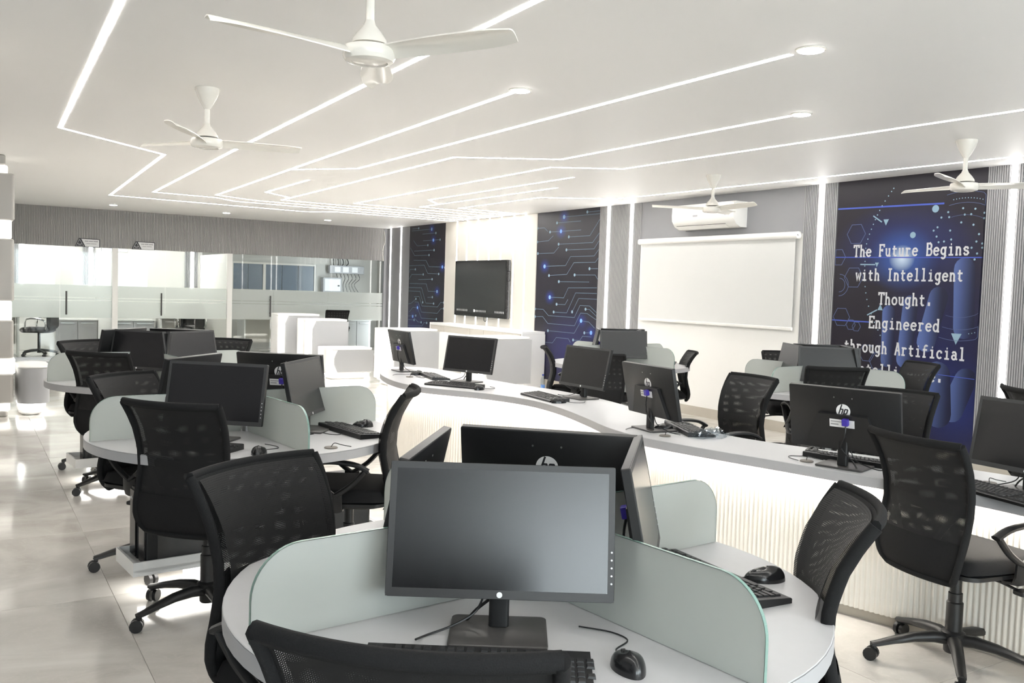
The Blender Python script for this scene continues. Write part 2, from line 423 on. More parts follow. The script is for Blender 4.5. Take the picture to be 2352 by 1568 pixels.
# LED lines on the ceiling
CE = XR-.10
CL = {
 'zigzag LED line nearest the left, bending twice across the ceiling': [(.35,-4.9),(.58,3.2),(.6,4.3),(.7,8.25),(1.69,9.27),(1.88,14.41),(4.95,14.75),(5.36,14.32),(CE,14.42)],
 'long LED line running over both left ceiling fans': [(1.9,-4.9),(2.02,1.6),(2.07,4.56),(2.14,8.0),(2.3,13.36),(3.18,13.44),(3.53,13.81),(CE,14.034)],
 'ceiling LED line ending in a small round lamp above the middle': [(2.88,4.77),(2.99,9.46),(3.08,13.04),(3.76,13.41),(CE,13.64)],
 'ceiling LED line ending in the large round lamp nearest the camera': [(3.5,3.14),(3.51,8.84),(2.99,9.46)],
 'short hooked ceiling LED line in the middle of the pattern': [(3.46,10.23),(3.49,12.05),(3.95,12.51)],
 'ceiling LED line with a flat jog ending in a round lamp at right': [(4.67,4.17),(4.68,6.84),(3.88,7.42),(4.0,12.99),(CE,13.25)],
 'jogged ceiling LED line running out of the right edge of the photo': [(5.75,-4.9),(5.6,1.8),(5.57,3.14),(5.47,6.94),(4.9,7.34),(4.97,12.61),(CE,12.86)],
 'upper of two short parallel ceiling LED lines before the TV wall': [(5.5,7.8),(5.51,11.24),(5.89,11.71)],
 'lower of two short parallel ceiling LED lines before the TV wall': [(5.92,8.72),(5.9,12.31),(CE,12.46)],
 'ceiling LED line hugging the right wall above screen and murals': [(7.4,-4.9),(7.32,2.2),(7.27,4.07),(7.15,9.19),(6.38,9.79),(6.4,12.02),(CE,12.1)],
}
def fC(a, b, h): return (a, b, HC-h)
for lab, pts in CL.items():
    mb = MB(); ribbon(mb, pts, .034, fC, 0, .0015)
    tag(mb.build('ceiling_led_line', 'led'), lab, 'light strip', 'LED lines on the ceiling')
def disc(x, y, r, lab, grp, m='led_disc'):
    t = empty('downlight', (x, y, HC))
    MB().lathe([(r*1.18, 0), (r*1.18, -.004), (r, -.008)], 28).build('rim', 'fan_white', t, 40)
    MB().lathe([(r, -.004), (r*.98, -.0095)], 28).build('lamp', m, t)
    tag(t, lab, 'ceiling light', grp)
disc(3.5, 3.02, .062, 'largest round ceiling lamp at the end of an LED line', 'round lamps ending the LED lines')
disc(2.88, 4.67, .058, 'round ceiling lamp right of the nearest fan', 'round lamps ending the LED lines')
disc(4.67, 4.08, .058, 'round ceiling lamp ending the jogged LED line at right', 'round lamps ending the LED lines')
for x, nm in ((2.17, 'leftmost'), (4.01, 'middle'), (5.87, 'rightmost')):
    disc(x, 16.24, .06, nm+' small downlight in the ceiling before the glass wall', 'downlights before the glass wall')

# ------------------------------------------------------------------ far glass wall and cabins
FZ = 1.99
def far_fascia():
    mb = MB(); p = .026; n = int((7.6-XL)/p); prof = []
    for k in range(n):
        a = XL+k*p; prof += [(a, 0), (a+p*.3, 0), (a+p*.38, .012), (a+p*.92, .012)]
    prof.append((7.6, 0)); N = len(prof)
    mb.add([(a, YF-h, FZ) for a, h in prof]+[(a, YF-h, HC) for a, h in prof], [(k, k+1, N+k+1, N+k) for k in range(N-1)])
    mb.box(XL, 7.6, YF+.001, YF+.1, FZ, HC); return mb
struct(far_fascia().build('wall_far', 'far_flute'))
struct(MB().box(7.6, XR, YF-.02, YF+.1, 0, HC).build('wall_corner', 'grey_paint'))
for k, x in enumerate((-1.25, 2.386, 4.42)):
    struct(MB().box(x-.047, x+.047, YF-.01, YE, 0, FZ).build('wall_cabin', 'white_paint'))
struct(MB().box(-1.65, 4.42, YE, YE+.1, 0, HC).build('wall_cabin_end', 'white_paint'))
struct(MB().box(4.42, XR+.9, YE+.05, YE+.15, 0, HC).build('wall_store', 'store_cream'))
struct(MB().box(XR+.8, XR+.9, YF+.1, YE+.1, 0, HC).build('wall_store_side', 'store_cream'))
struct(MB().box(XL, XR, YF-.03, YF+.05, 0, .04).build('trim_1', 'steel'))
panes = [(-1.2, 1.5, None), (1.5, 2.34, 1.595), (2.43, 3.25, 3.175), (3.25, 4.37, None), (4.47, 5.28, 5.204), (5.28, 6.4, None), (6.4, 7.6, None)]
for k, (x0, x1, hx) in enumerate(panes):
    g = struct(MB().box(x0+.003, x1-.003, YF+.03, YF+.042, .04, FZ).build('window_%d' % (k+1), 'clear_glass'))
    for z0, z1 in ((.73, 1.03), (1.042, 1.082), (1.094, 1.31)):
        MB().box(x0+.003, x1-.003, YF+.0275, YF+.029, z0, z1).build('frosted_band', 'frost_film', g)
    if hx:
        h = MB().cyl(.014, .786, 1.20, (hx, YF-.03, 0), 12)
        for z in (.86, 1.12): h.cyl(.008, -.06, 0, (hx, YF+.03, z), 8, 'y')
        h.build('handle', 'dark_metal', g, 40)
for x in (2.25, 2.51):
    MB().rbox(x-.09, x+.09, YF+.015, YF+.06, FZ-.065, FZ-.005, .004, n=1).build('patch_fitting', 'steel', bpy.data.objects['window_2' if x < 2.4 else 'window_3'])
def name_plate(x0, x1, z0, z1, lab):
    t = empty('door_sign', (x0, YF-.02, z0)); w_, h_ = x1-x0, z1-z0
    f = lambda a, b, h: (a, -h, b)
    MB().prism([(0,0),(w_,0),(w_,h_*.95),(.23*w_,h_),(.17*w_,h_)], .0, .012, f).build('backing', 'badge_ink', t)
    MB().prism([(.42*w_,.05*h_),(.97*w_,.05*h_),(.97*w_,.88*h_),(.26*w_,.92*h_)], .012, .015, f).build('plate', 'label_white', t)
    mb = MB()
    for j, (a, b, zz) in enumerate(((.40,.54,.62),(.56,.72,.62),(.74,.92,.62),(.46,.62,.36),(.64,.86,.36))):
        hh = .11 if j < 3 else .07
        mb.box(a*w_, b*w_, -.0162, -.015, zz*h_, (zz+hh)*h_)
    mb.build('lettering', 'cabinet_grey', t)
    e = MB()
    for rr in (.16, .24): ribbon(e, [(w_*.2+rr*h_*1.1*math.cos(R(q)), h_*.48+rr*h_*1.1*math.sin(R(q))) for q in range(200, 345, 12)], .007, f, .012, .015)
    ribbon(e, [(.05*w_,.08*h_),(.19*w_,.85*h_),(.36*w_,.08*h_),(.05*w_,.08*h_)], .007, f, .012, .015)
    e.build('emblem', 'cabinet_grey', t)
    tag(t, lab, 'sign', 'name signs over the cabin doors')
name_plate(1.723, 2.13, 1.985, 2.137, 'black and silver name sign over the left cabin door')
name_plate(2.658, 3.053, 1.985, 2.13, 'black and silver name sign over the right cabin door')
# cabin back wall panels with LED lines
def cabin_panel(x0, x1, z0, lx, lab):
    t = empty('cabin_wall_panel', ((x0+x1)/2, YE, z0)); n = max(3, round((x1-x0)/.03)); p = (x1-x0)/n; mb = MB()
    for k in range(n):
        a = x0-(x0+x1)/2+k*p
        if abs(a+p/2+(x0+x1)/2-lx) < .03: continue
        mb.box(a+.004, a+p-.004, -.03, 0, 0, HC-z0)
    mb.build('slat_field', 'grey_flute', t)
    MB().box(lx-.022-(x0+x1)/2, lx+.022-(x0+x1)/2, -.035, -.002, 0, HC-z0).build('light_line', 'led_cabin', t)
    tag(t, lab, 'wall panel', 'slatted panels in the cabins')
cabin_panel(.80, 1.02, 1.30, 1.01, 'slatted grey panel with LED line at the far left cabin wall')
cabin_panel(2.1, 2.335, 1.30, 2.235, 'slatted grey panel with LED line inside the left cabin')
cabin_panel(4.06, 4.33, 1.30, 4.20, 'slatted grey panel with LED line inside the right cabin')
def cabin_light(x, y, lab, wx=.5, wy=.5, m='led_cabin'):
    t = empty('cabin_ceiling_light', (x, y, HC))
    MB().rbox(-wx/2-.02, wx/2+.02, -wy/2-.02, wy/2+.02, -.012, 0, .01, n=2).build('frame', 'fan_white', t)
    MB().box(-wx/2, wx/2, -wy/2, wy/2, -.016, -.012).build('diffuser', m, t)
    tag(t, lab, 'ceiling light', 'square lights in the glass cabins')
cabin_light(1.2, 18.8, 'square ceiling light inside the left glass cabin')
cabin_light(3.4, 18.8, 'square ceiling light inside the right glass cabin')
cabin_light(6.0, 18.9, 'square ceiling light inside the store room behind glass', .22, .22, 'led_store')
def cabinet(x0, x1, y0, y1, z1, n, lab, m='cabinet_grey', drawers=0):
    t = empty('low_cabinet', ((x0+x1)/2, y0, 0)); W_ = (x1-x0)/2
    MB().box(-W_, W_, .02, y1-y0, 0, z1).build('body', m, t)
    MB().box(-W_-.01, W_+.01, -.01, y1-y0, z1, z1+.025).build('top', 'white_laminate', t)
    for k in range(n):
        a = -W_+2*W_*k/n; b = -W_+2*W_*(k+1)/n
        d = MB().rbox(a+.005, b-.005, 0, .02, .07, z1-.01, .003, axis='y', n=1).build('door', m, t)
        MB().box(a+.06, b-.06, -.018, 0, z1-.06, z1-.045).build('handle', 'steel', d)
    tag(t, lab, 'cabinet', 'cabinets in the cabins')
cabinet(1.62, 2.33, 19.5, 19.88, .60, 2, 'grey low cabinet against the end wall of the left cabin')
cabinet(2.6, 3.4, 19.5, 19.88, .60, 2, 'grey low cabinet at the end wall of the right cabin')
cabinet(6.95, 7.6, 18.2, 18.7, .70, 2, 'dark grey steel cabinet behind the store room glass', 'far_flute')
def cabin_desk(x0, x1, y0, y1, lab):
    t = empty('cabin_desk', ((x0+x1)/2, (y0+y1)/2, 0)); a, b = (x1-x0)/2, (y1-y0)/2
    MB().rbox(-a, a, -b, b, .70, .735, .02).build('top', 'white_laminate', t)
    for s in (-1, 1): MB().box(s*a*.94-.015, s*a*.94+.015, -b*.9, b*.9, 0, .70).build('leg', 'white_laminate', t)
    MB().box(-a*.9, a*.9, b*.7, b*.7+.018, .2, .70).build('modesty_panel', 'cream_laminate', t)
    tag(t, lab, 'desk', 'desks in the cabins')
cabin_desk(-.2, .92, 18.2, 18.8, 'white desk cut by the column in the left cabin')
cabin_desk(3.45, 4.3, 19.2, 19.75, 'white desk behind the chair in the right cabin')
cabin_desk(4.9, 5.7, 18.3, 18.9, 'low pale desk behind the store room door')
# store room: windows and electrics
for k, (x0, x1) in enumerate(((5.08, 5.73), (5.79, 6.90))):
    wn = struct(empty('window_%d' % (8+k), ((x0+x1)/2, YE+.05, 1.3))); a = (x1-x0)/2
    fr = MB()
    for q in ((-a-.03, a+.03, -.03, 0), (-a-.03, a+.03, .56, .60)): fr.box(q[0], q[1], -.05, 0, q[2], q[3])
    for q in (-a-.03, a): fr.box(q, q+.03, -.05, 0, 0, .56)
    fr.build('window_frame', 'cream_laminate', wn)
    n = 2 if k == 0 else 3
    for j in range(n):
        MB().rbox(-a+2*a*j/n+.005, -a+2*a*(j+1)/n-.005, -.03, -.018, 0, .56, .004, axis='y', n=1).build('pane', 'window_blue', wn)
el = empty('cable_trunking', (7.65, YE+.045, 1.72))
MB().rbox(-.42, .42, -.14, 0, 0, .18, .01, axis='y').build('box', 'cabinet_grey', el)
for q in (-.3, -.1, .12): MB().box(q, q+.14, -.146, -.14, .03, .15).build('cover', 'label_white', el)
mb = MB()
for q in range(7):
    x = -.25+.09*q; mb.tube(spline([(x,-.1,0),(x+.03,-.12,-.12),(x-.02*q+.04,-.08,-.25),(x+.02,-.08,-.42)], 5), .006, 5)
for q in range(4): mb.tube(spline([(-.3+.1*q,-.08,.18),(-.32+.12*q,-.1,.28),(-.3+.05*q,-.06,.6)], 5), .012, 5)
mb.build('cable_bundle', 'black_plastic', el, 50)
tag(el, 'grey electrical trunking with loose cables behind the store glass', 'electrical box')
eb = empty('distribution_board', (7.3, YE+.05, 1.28))
MB().rbox(-.22, .22, -.16, 0, 0, .34, .01, axis='y').build('box', 'cabinet_grey', eb)
MB().rbox(-.19, .19, -.172, -.16, .03, .31, .01, axis='y').build('door', 'label_white', eb)
MB().box(.12, .16, -.19, -.172, .14, .17).build('latch', 'badge_ink', eb)
tag(eb, 'grey distribution box below the cable trunking', 'electrical box')
cbl = MB().tube(spline([(7.58,YF-.03,2.62),(7.6,YF-.04,2.4),(7.55,YF-.04,2.2),(7.57,YF-.03,1.98)], 6), .006, 6).build('hanging_cable', 'fan_white', None, 50)
tag(cbl, 'thin white cable hanging in the far corner by the fascia', 'cable')

# ------------------------------------------------------------------ left column with light bands and bench
def column(x1, y, nm):
    lc = struct(empty(nm, (0, y, 0))); d = x1-.48
    bands = [(2.56, HC, .40, None), (2.48, 2.56, .42, 'led'), (2.01, 2.48, .48, 'box'), (1.82, 2.01, .455, 'led'), (1.19, 1.82, .475, 'box'), (.99, 1.19, .455, 'led'), (.60, .99, .47, 'box'), (.44, .60, .485, 'led'), (.14, .44, .47, 'box'), (.06, .14, .44, 'led'), (0, .06, .42, 'box')]
    for z0, z1, xx, k in bands:
        MB().rbox(-1.195, xx+d, 0, .55, z0, z1, .03).build('light_band' if k == 'led' else 'column_box', 'led_soft' if k == 'led' else 'column_beige', lc)
column(.48, 10.5, 'wall_column'); column(.02, 5.3, 'wall_column')
bn = empty('bench', (.42, 10.55, 0))
MB().rbox(.085, .385, -.10, .62, .13, .50, .12, n=8, cap=.004).build('seat_block', 'block_grey', bn, 40)
MB().rbox(.085, .39, -.105, .625, .50, .515, .12, n=8, cap=.004).build('seat_top', 'white_laminate', bn, 40)
MB().rbox(.10, .32, -.03, .55, 0, .09, .08, n=6).build('plinth', 'white_laminate', bn, 40)
MB().rbox(.095, .35, -.07, .59, .09, .13, .1, n=6).build('glow_line', 'led_cool', bn, 40)
tag(bn, 'grey rounded bench with glowing base beside the left column', 'bench')

# ------------------------------------------------------------------ murals
def mural_mat(name, stars, base, horiz=None):
    """printed background: dark ground with soft coloured clouds (Object coords: y = wall Y, z = wall Z)"""
    m = mat(name, base, .38, spec=.4); nt = m.node_tree; b = nt.nodes['Principled BSDF']
    tc = nt.nodes.new('ShaderNodeTexCoord'); n = nt.nodes.new('ShaderNodeTexNoise'); n.inputs['Scale'].default_value = 1.7; n.inputs['Detail'].default_value = 5
    nt.links.new(tc.outputs['Object'], n.inputs['Vector'])
    mx = nt.nodes.new('ShaderNodeMix'); mx.data_type = 'RGBA'
    mx.inputs[6].default_value = (*base, 1); mx.inputs[7].default_value = (base[0]*1.5, base[1]*1.35, base[2]*1.7, 1)
    nt.links.new(n.outputs['Fac'], mx.inputs[0]); cur = mx.outputs[2]
    for (y, z, sy, sz, col, pw) in stars:
        v = nt.nodes.new('ShaderNodeVectorMath'); v.operation = 'SUBTRACT'; v.inputs[1].default_value = (0, y, z); nt.links.new(tc.outputs['Object'], v.inputs[0])
        s = nt.nodes.new('ShaderNodeVectorMath'); s.operation = 'MULTIPLY'; s.inputs[1].default_value = (0, 1/sy, 1/sz); nt.links.new(v.outputs[0], s.inputs[0])
        l = nt.nodes.new('ShaderNodeVectorMath'); l.operation = 'LENGTH'; nt.links.new(s.outputs[0], l.inputs[0])
        r = nt.nodes.new('ShaderNodeMapRange'); r.inputs[1].default_value = 1; r.inputs[2].default_value = 0; nt.links.new(l.outputs['Value'], r.inputs[0])
        p = nt.nodes.new('ShaderNodeMath'); p.operation = 'POWER'; p.inputs[1].default_value = pw; nt.links.new(r.outputs[0], p.inputs[0])
        k = nt.nodes.new('ShaderNodeMix'); k.data_type = 'RGBA'; k.inputs[7].default_value = (*col, 1)
        nt.links.new(p.outputs[0], k.inputs[0]); nt.links.new(cur, k.inputs[6]); cur = k.outputs[2]
    nt.links.new(cur, b.inputs['Base Color'])
def dot(mb, y, z, r, h0, h1, n=12): mb.prism([(y+r*math.cos(2*PI*k/n), z+r*math.sin(2*PI*k/n)) for k in range(n)], h0, h1, fM)
def fM(a, b, h): return (-h, a, b)           # local to a mural placed at (XR, 0, 0)
C2 = [[(11.06,2.57),(10.18,2.57)],[(10.48,2.61),(10.18,2.61)],[(11.24,2.49),(10.63,2.49)],[(11.77,2.43),(11.58,2.43),(11.48,2.37)],[(11.42,2.36),(10.62,2.36)],[(10.92,2.27),(10.4,2.27),(10.18,2.49)],[(11.18,2.17),(10.33,2.17),(10.18,2.3)],[(10.97,2.08),(10.29,2.08),(10.18,2.19)],[(11.74,2.04),(11.3,2.04),(11.17,2.13)],[(11.765,2.22),(11.46,2.23),(11.33,2.3)],[(11.54,1.84),(10.98,1.85),(10.86,1.98),(10.28,1.98),(10.18,2.07)],[(11.41,1.7),(10.94,1.72),(10.77,1.89),(10.25,1.89),(10.18,1.95)],[(10.74,1.71),(10.24,1.71),(10.18,1.65)],[(10.38,1.8),(10.18,1.8)],[(11.14,1.61),(10.38,1.61)],[(11.37,1.37),(11.0,1.37),(10.89,1.52),(10.19,1.53)],[(11.18,1.27),(10.96,1.27),(10.89,1.35)],[(11.25,1.15),(10.91,1.15),(10.7,1.45),(10.19,1.45)],[(10.77,1.17),(10.62,1.37),(10.18,1.37)],[(11.765,1.18),(11.54,1.18),(11.39,1.09),(10.71,1.09),(10.58,1.27),(10.35,1.27),(10.18,1.18)],[(11.765,1.06),(11.55,1.07),(11.4,.97),(10.7,.97),(10.56,1.16),(10.4,1.16),(10.18,1.08)],[(10.44,1.22),(10.35,1.22),(10.18,1.13)],[(11.39,.86),(10.7,.86),(10.54,1.05),(10.35,1.04),(10.21,.96)],[(11.6,.68),(11.26,.68),(11.16,.77),(10.84,.77),(10.79,.72)],[(10.72,.76),(10.56,.76),(10.49,.83),(10.28,.83)],[(10.45,.88),(10.29,.89)]]
G2 = [(11.06,2.57),(11.13,2.36),(11.54,1.84),(11.37,1.37),(11.6,.68),(10.29,.89),(10.54,1.05)]
C1 = [[(16.32,2.61),(16.03,2.61)],[(16.35,2.57),(15.46,2.57)],[(15.86,2.49),(15.28,2.49)],[(15.83,2.36),(15.38,2.36),(15.1,2.36)],[(16.26,2.38),(16.09,2.27),(15.61,2.27)],[(16.22,2.17),(15.34,2.17)],[(16.4,2.24),(16.19,2.08),(15.55,2.08)],[(16.23,1.99),(15.68,1.98),(15.54,1.86),(14.98,1.85),(14.88,1.84)],[(16.43,1.88),(15.75,1.89),(15.59,1.73),(15.12,1.72)],[(16.43,1.74),(16.38,1.81),(16.14,1.81)],[(16.43,1.61),(16.3,1.71),(15.78,1.71)],[(15.99,1.61),(15.39,1.62)],[(16.39,1.53),(15.64,1.53),(15.55,1.39),(15.17,1.39)],[(16.42,1.45),(15.84,1.45),(15.64,1.16),(15.3,1.16)],[(16.43,1.38),(15.91,1.38),(15.77,1.17)],[(15.57,1.27),(15.36,1.28)],[(16.43,1.12),(16.29,1.14),(16.08,1.23)],[(16.17,1.27),(15.94,1.28),(15.81,1.1),(15.14,1.1),(15.01,1.19),(14.88,1.19)],[(16.14,1.17),(15.98,1.17),(15.82,.98),(15.14,.98),(15.0,1.07),(14.88,1.08)],[(16.38,.96),(16.21,1.06),(16.0,1.06),(15.82,.86),(15.17,.87)],[(16.43,.88),(16.07,.9)],[(16.43,.81),(16.14,.81)],[(16.14,.85),(15.96,.78),(15.82,.78)],[(16.43,.69),(15.78,.71),(15.7,.78),(15.57,.78)]]
G1 = [(15.46,2.57),(15.38,2.36),(14.98,1.85),(15.17,1.39),(16.21,.88),(16.0,1.06)]
def circuit(y0, y1, traces, glows, lab, mname, ends):
    t = empty('circuit_mural', (XR, (y0+y1)/2, BZ)); oy, oz = (y0+y1)/2, BZ
    sh = lambda l: [(a-oy, b-oz) for a, b in l]
    st = [(a-oy, b-oz, .16, .13, (.025, .05, .30), 1.6) for a, b in glows]+[((y1-y0)*(.35 if ends else -.1), .45, .9, .7, (.02, .022, .12), 1.0)]
    mural_mat(mname, st, (.012, .011, .016))
    MB().box(-.01, 0, y0-oy+.003, y1-oy-.003, 0, HC-BZ).build('board', mname, t)
    for l in traces:
        l = sh(l); a = MB(); ribbon(a, l, .0075, fM, .0102, .0112); a = a.build('trace', 'print_trace', t)
        e = l[0] if ends == 0 else l[-1]; n = MB(); dot(n, e[0], e[1], .022, .0112, .0122); n.build('node', 'print_cyan', a)
    for p in sh(glows):
        g = MB(); dot(g, p[0], p[1], .03, .0112, .0116); g.build('glow_spot', 'print_sky', t)
    tag(t, lab, 'mural', 'circuit murals')
circuit(14.87, 16.437, C1, G1, 'dark blue circuit mural left of the television', 'mural_circuit_far', 1)
circuit(10.18, 11.77, C2, G2, 'dark blue circuit mural right of the television', 'mural_circuit_near', 0)

# lettered mural
GL = {
'T': [[(.05,.78),(.05,1),(.95,1),(.95,.78)], [(.5,1),(.5,0)], [(.28,0),(.72,0)]],
'h': [[(.03,1),(.2,1),(.2,0)], [(.03,0),(.4,0)], [(.2,.42)]+arc(.48,.36,.27,.26,150,0)+[(.75,0)], [(.6,0),(.95,0)]],
'e': [[(.13,.34),(.87,.34)], arc(.5,.31,.38,.31,5,325,18)],
'F': [[(.06,1),(.92,1),(.92,.78)], [(.22,1),(.22,0)], [(.06,0),(.46,0)], [(.22,.52),(.64,.52)], [(.64,.64),(.64,.4)]],
'u': [[(.02,.62),(.2,.62),(.2,.24)]+arc(.47,.26,.27,.26,180,360)+[(.74,.3)], [(.56,.62),(.75,.62),(.75,0),(.96,0)]],
't': [[(.4,.9),(.4,.2)]+arc(.62,.2,.22,.2,180,320), [(.1,.62),(.85,.62)]],
'r': [[(.06,.62),(.3,.62),(.3,0)], [(.06,0),(.62,0)], [(.3,.36)]+arc(.6,.36,.3,.26,160,40)],
'B': [[(.04,1),(.58,1)]+arc(.58,.77,.26,.23,90,-90)+[(.2,.54)], [(.58,.54)]+arc(.6,.27,.3,.27,90,-90)+[(.04,0)], [(.2,1),(.2,0)]],
'g': [arc(.44,.34,.32,.28,0,360,18), [(.96,.62),(.76,.62),(.76,-.06)]+arc(.46,-.06,.3,.24,0,-150)],
'i': [[(.18,.62),(.5,.62),(.5,0)], [(.14,0),(.86,0)], [(.42,.88),(.56,.88)]],
'n': [[(.03,.62),(.2,.62),(.2,0)], [(.03,0),(.4,0)], [(.2,.42)]+arc(.48,.36,.27,.26,150,0)+[(.75,0)], [(.6,0),(.95,0)]],
's': [[(.8,.46),(.66,.6),(.36,.62),(.18,.49),(.3,.36),(.7,.28),(.83,.14),(.64,0),(.34,0),(.16,.16)]],
'w': [[(.1,.62),(.28,0),(.5,.5),(.72,0),(.9,.62)], [(-.02,.62),(.26,.62)], [(.74,.62),(1.02,.62)]],
'I': [[(.18,1),(.82,1)], [(.5,1),(.5,0)], [(.18,0),(.82,0)]],
'l': [[(.18,1),(.5,1),(.5,0)], [(.14,0),(.86,0)]],
'o': [arc(.5,.31,.38,.31,0,360,18)],
'E': [[(.06,1),(.9,1),(.9,.78)], [(.22,1),(.22,0)], [(.06,0),(.92,0),(.92,.24)], [(.22,.52),(.62,.52)], [(.62,.64),(.62,.4)]],
'd': [arc(.42,.31,.33,.31,0,360,18), [(.55,1),(.76,1),(.76,0),(.96,0)]],
'A': [[(.14,0),(.46,1),(.54,1),(.86,0)], [(.28,.36),(.72,.36)], [(0,0),(.3,0)], [(.7,0),(1,0)], [(.3,1),(.54,1)]],
'f': [[(.36,0),(.36,.78)]+arc(.62,.76,.26,.24,180,40), [(.1,.62),(.8,.62)], [(.12,0),(.64,0)]],
'c': [arc(.5,.31,.37,.31,45,320,16), [(.77,.6),(.77,.42)]],
'a': [[(.18,.5),(.32,.62),(.58,.62),(.72,.5),(.72,.1),(.94,0)], arc(.44,.18,.29,.18,0,360,16)],
'.': [[(.30,.13),(.66,.13)]],
}
def lettered():
    y0, y1 = 4.586, 6.16; oy, oz = (y0+y1)/2, BZ
    t = empty('lettered_mural', (XR, oy, BZ)); S = lambda y, z: (y-oy, z-oz)
    st = [(4.95-oy, 1.0-oz, .75, 1.3, (.007, .010, .07), 1.0), (4.75-oy, .5-oz, .45, .55, (.014, .024, .13), 1.1), (5.39-oy, 2.0-oz, .8, .42, (.010, .022, .13), 1.0),
          (5.39-oy, 1.88-oz, .40, .34, (.04, .12, .42), 1.4), (5.39-oy, 1.88-oz, .14, .13, (.6, .72, .8), 1.0)]
    mural_mat('mural_lettered_ground', st, (.010, .008, .013))
    MB().box(-.01, 0, y0-oy+.003, y1-oy-.003, 0, HC-BZ).build('board', 'mural_lettered_ground', t)
    # robot fingers: printed as shaded capsules (lighter core, darker skirt)
    def capsule(p, q, wd, h, mname):
        p, q = Vector(S(*p)), Vector(S(*q)); d = (q-p).normalized(); nn = Vector((-d.y, d.x)); po = []
        a0 = math.atan2(nn.y, nn.x)
        for k in range(9): an = a0+PI*k/8; po.append(tuple(p+Vector((math.cos(an), math.sin(an)))*wd/2))
        for k in range(9): an = a0+PI+PI*k/8; po.append(tuple(q+Vector((math.cos(an), math.sin(an)))*wd/2))
        po = [(min(max(a, y0-oy+.01), y1-oy-.01), max(b, .01)) for a, b in po]
        MB().prism(po, .0101, h, fM).build('finger_print', mname, t)
    def fmat(name, c1, c2, yc, wd):
        m = mat(name, c1, .4, spec=.4); nt = m.node_tree; b = nt.nodes['Principled BSDF']
        tc = nt.nodes.new('ShaderNodeTexCoord'); sp = nt.nodes.new('ShaderNodeSeparateXYZ'); nt.links.new(tc.outputs['Object'], sp.inputs[0])
        r = nt.nodes.new('ShaderNodeMapRange'); r.inputs[1].default_value = yc-wd/2; r.inputs[2].default_value = yc+wd/2
        r.interpolation_type = 'SMOOTHSTEP'
        nt.links.new(sp.outputs[1], r.inputs[0]); k = nt.nodes.new('ShaderNodeMix'); k.data_type = 'RGBA'
        k.inputs[6].default_value = (*c1, 1); k.inputs[7].default_value = (*c2, 1); nt.links.new(r.outputs[0], k.inputs[0]); nt.links.new(k.outputs[2], b.inputs['Base Color'])
    DK, LT = (.007, .009, .035), (.09, .14, .36)
    for k, (p, q, wd, h) in enumerate([((4.755,1.78),(4.73,1.25),.20,.0102),((4.99,1.52),(5.09,1.10),.19,.0103),((5.27,1.45),(5.31,.92),.16,.0104),((5.50,1.36),(5.49,.90),.14,.0105),
                                       ((4.96,.80),(4.93,.45),.26,.0106),((4.68,.78),(4.8,.5),.22,.0103)]):
        fmat('finger_ink_%d' % k, DK, LT, (p[0]+q[0])/2-oy+wd*.1, wd*1.3); capsule(p, q, wd, h, 'finger_ink_%d' % k)
    ln = MB(); dm = MB(); dt = MB(); cy = MB()
    for l, wd in (([(6.15,1.9),(4.59,1.876)], .010), ([(6.15,2.391),(4.985,2.374)], .016), ([(6.155,1.259),(5.70,1.257)], .012), ([(4.95,.81),(4.6,.80)], .006)):
        ln = MB(); ribbon(ln, [S(*p) for p in l], wd, fM, .0107, .0112); ln.build('light_streak', 'print_blue', t)
    def hexa(y, z, r, mb, wd=.006):
        ps = [S(y+r*math.cos(R(60*k+0)), z+r*math.sin(R(60*k+0))) for k in range(7)]
        ps = [(min(a, y1-oy-.008), b) for a, b in ps]; mb = MB(); ribbon(mb, ps, wd, fM, .0107, .0112); mb.build('hexagon', 'print_dim', t)
    for y, z, r in ((5.917,2.129,.108),(6.12,1.90,.09),(5.922,1.695,.11),(6.044,1.294,.10),(5.927,1.221,.055),(5.859,1.205,.05),(5.72,.95,.09),(5.6,.88,.09)): hexa(y, z, r, dm)
    for r in (.07, .11): dm = MB(); ribbon(dm, [(min(a, y1-oy-.006), b) for a, b in [S(6.09+r*math.cos(R(q)), 1.617+r*math.sin(R(q))) for q in range(90, 275, 12)]], .006, fM, .0107, .0112); dm.build('dial_arc', 'print_dim', t)
    for y, z in [(4.942,2.292),(4.801,2.319),(4.686,2.307),(4.782,2.261),(4.722,2.261),(4.60,2.267),(4.93,2.246),(5.006,2.246),(4.811,2.193),(4.695,2.167),(4.60,2.22),(5.039,2.159),(4.913,2.124),(5.076,2.13),(5.043,2.074),(5.02,2.022),(4.967,2.027),(4.639,2.082),(4.898,2.043),(4.659,2.018),(4.604,1.999),(4.60,1.962),(4.7,1.964),(4.646,1.912),(4.666,1.86)]:
        a, b = S(y, z); dot(dt, a, b, .010, .0107, .0112, 8)
    C = (4.79, 1.80); rr = .61
    for k in range(70):
        an = R(80+k*2.6)
        y, z = C[0]+rr*math.cos(an), C[1]+rr*math.sin(an)
        if y > y0+.02: a, b = S(y, z); dot(dt, a, b, .005, .0107, .0112, 6)
    for r2_, wd in ((.57, .004), (.67, .004), (.46, .003)):
        dm = MB(); ribbon(dm, [S(max(C[0]+r2_*math.cos(R(q)), y0+.01), C[1]+r2_*math.sin(R(q))) for q in range(75, 286, 6)], wd, fM, .0107, .0112); dm.build('dial_arc', 'print_dim', t)
    cv = spline([(5.518,2.552,0),(5.636,2.392,0),(5.724,2.217,0),(5.79,2.028,0),(5.797,1.855,0),(5.79,1.663,0),(5.729,1.413,0),(5.579,1.133,0)], 4)
    for p in cv: a, b = S(p[0], p[1]); dot(dt, a, b, .007, .0107, .0112, 6)
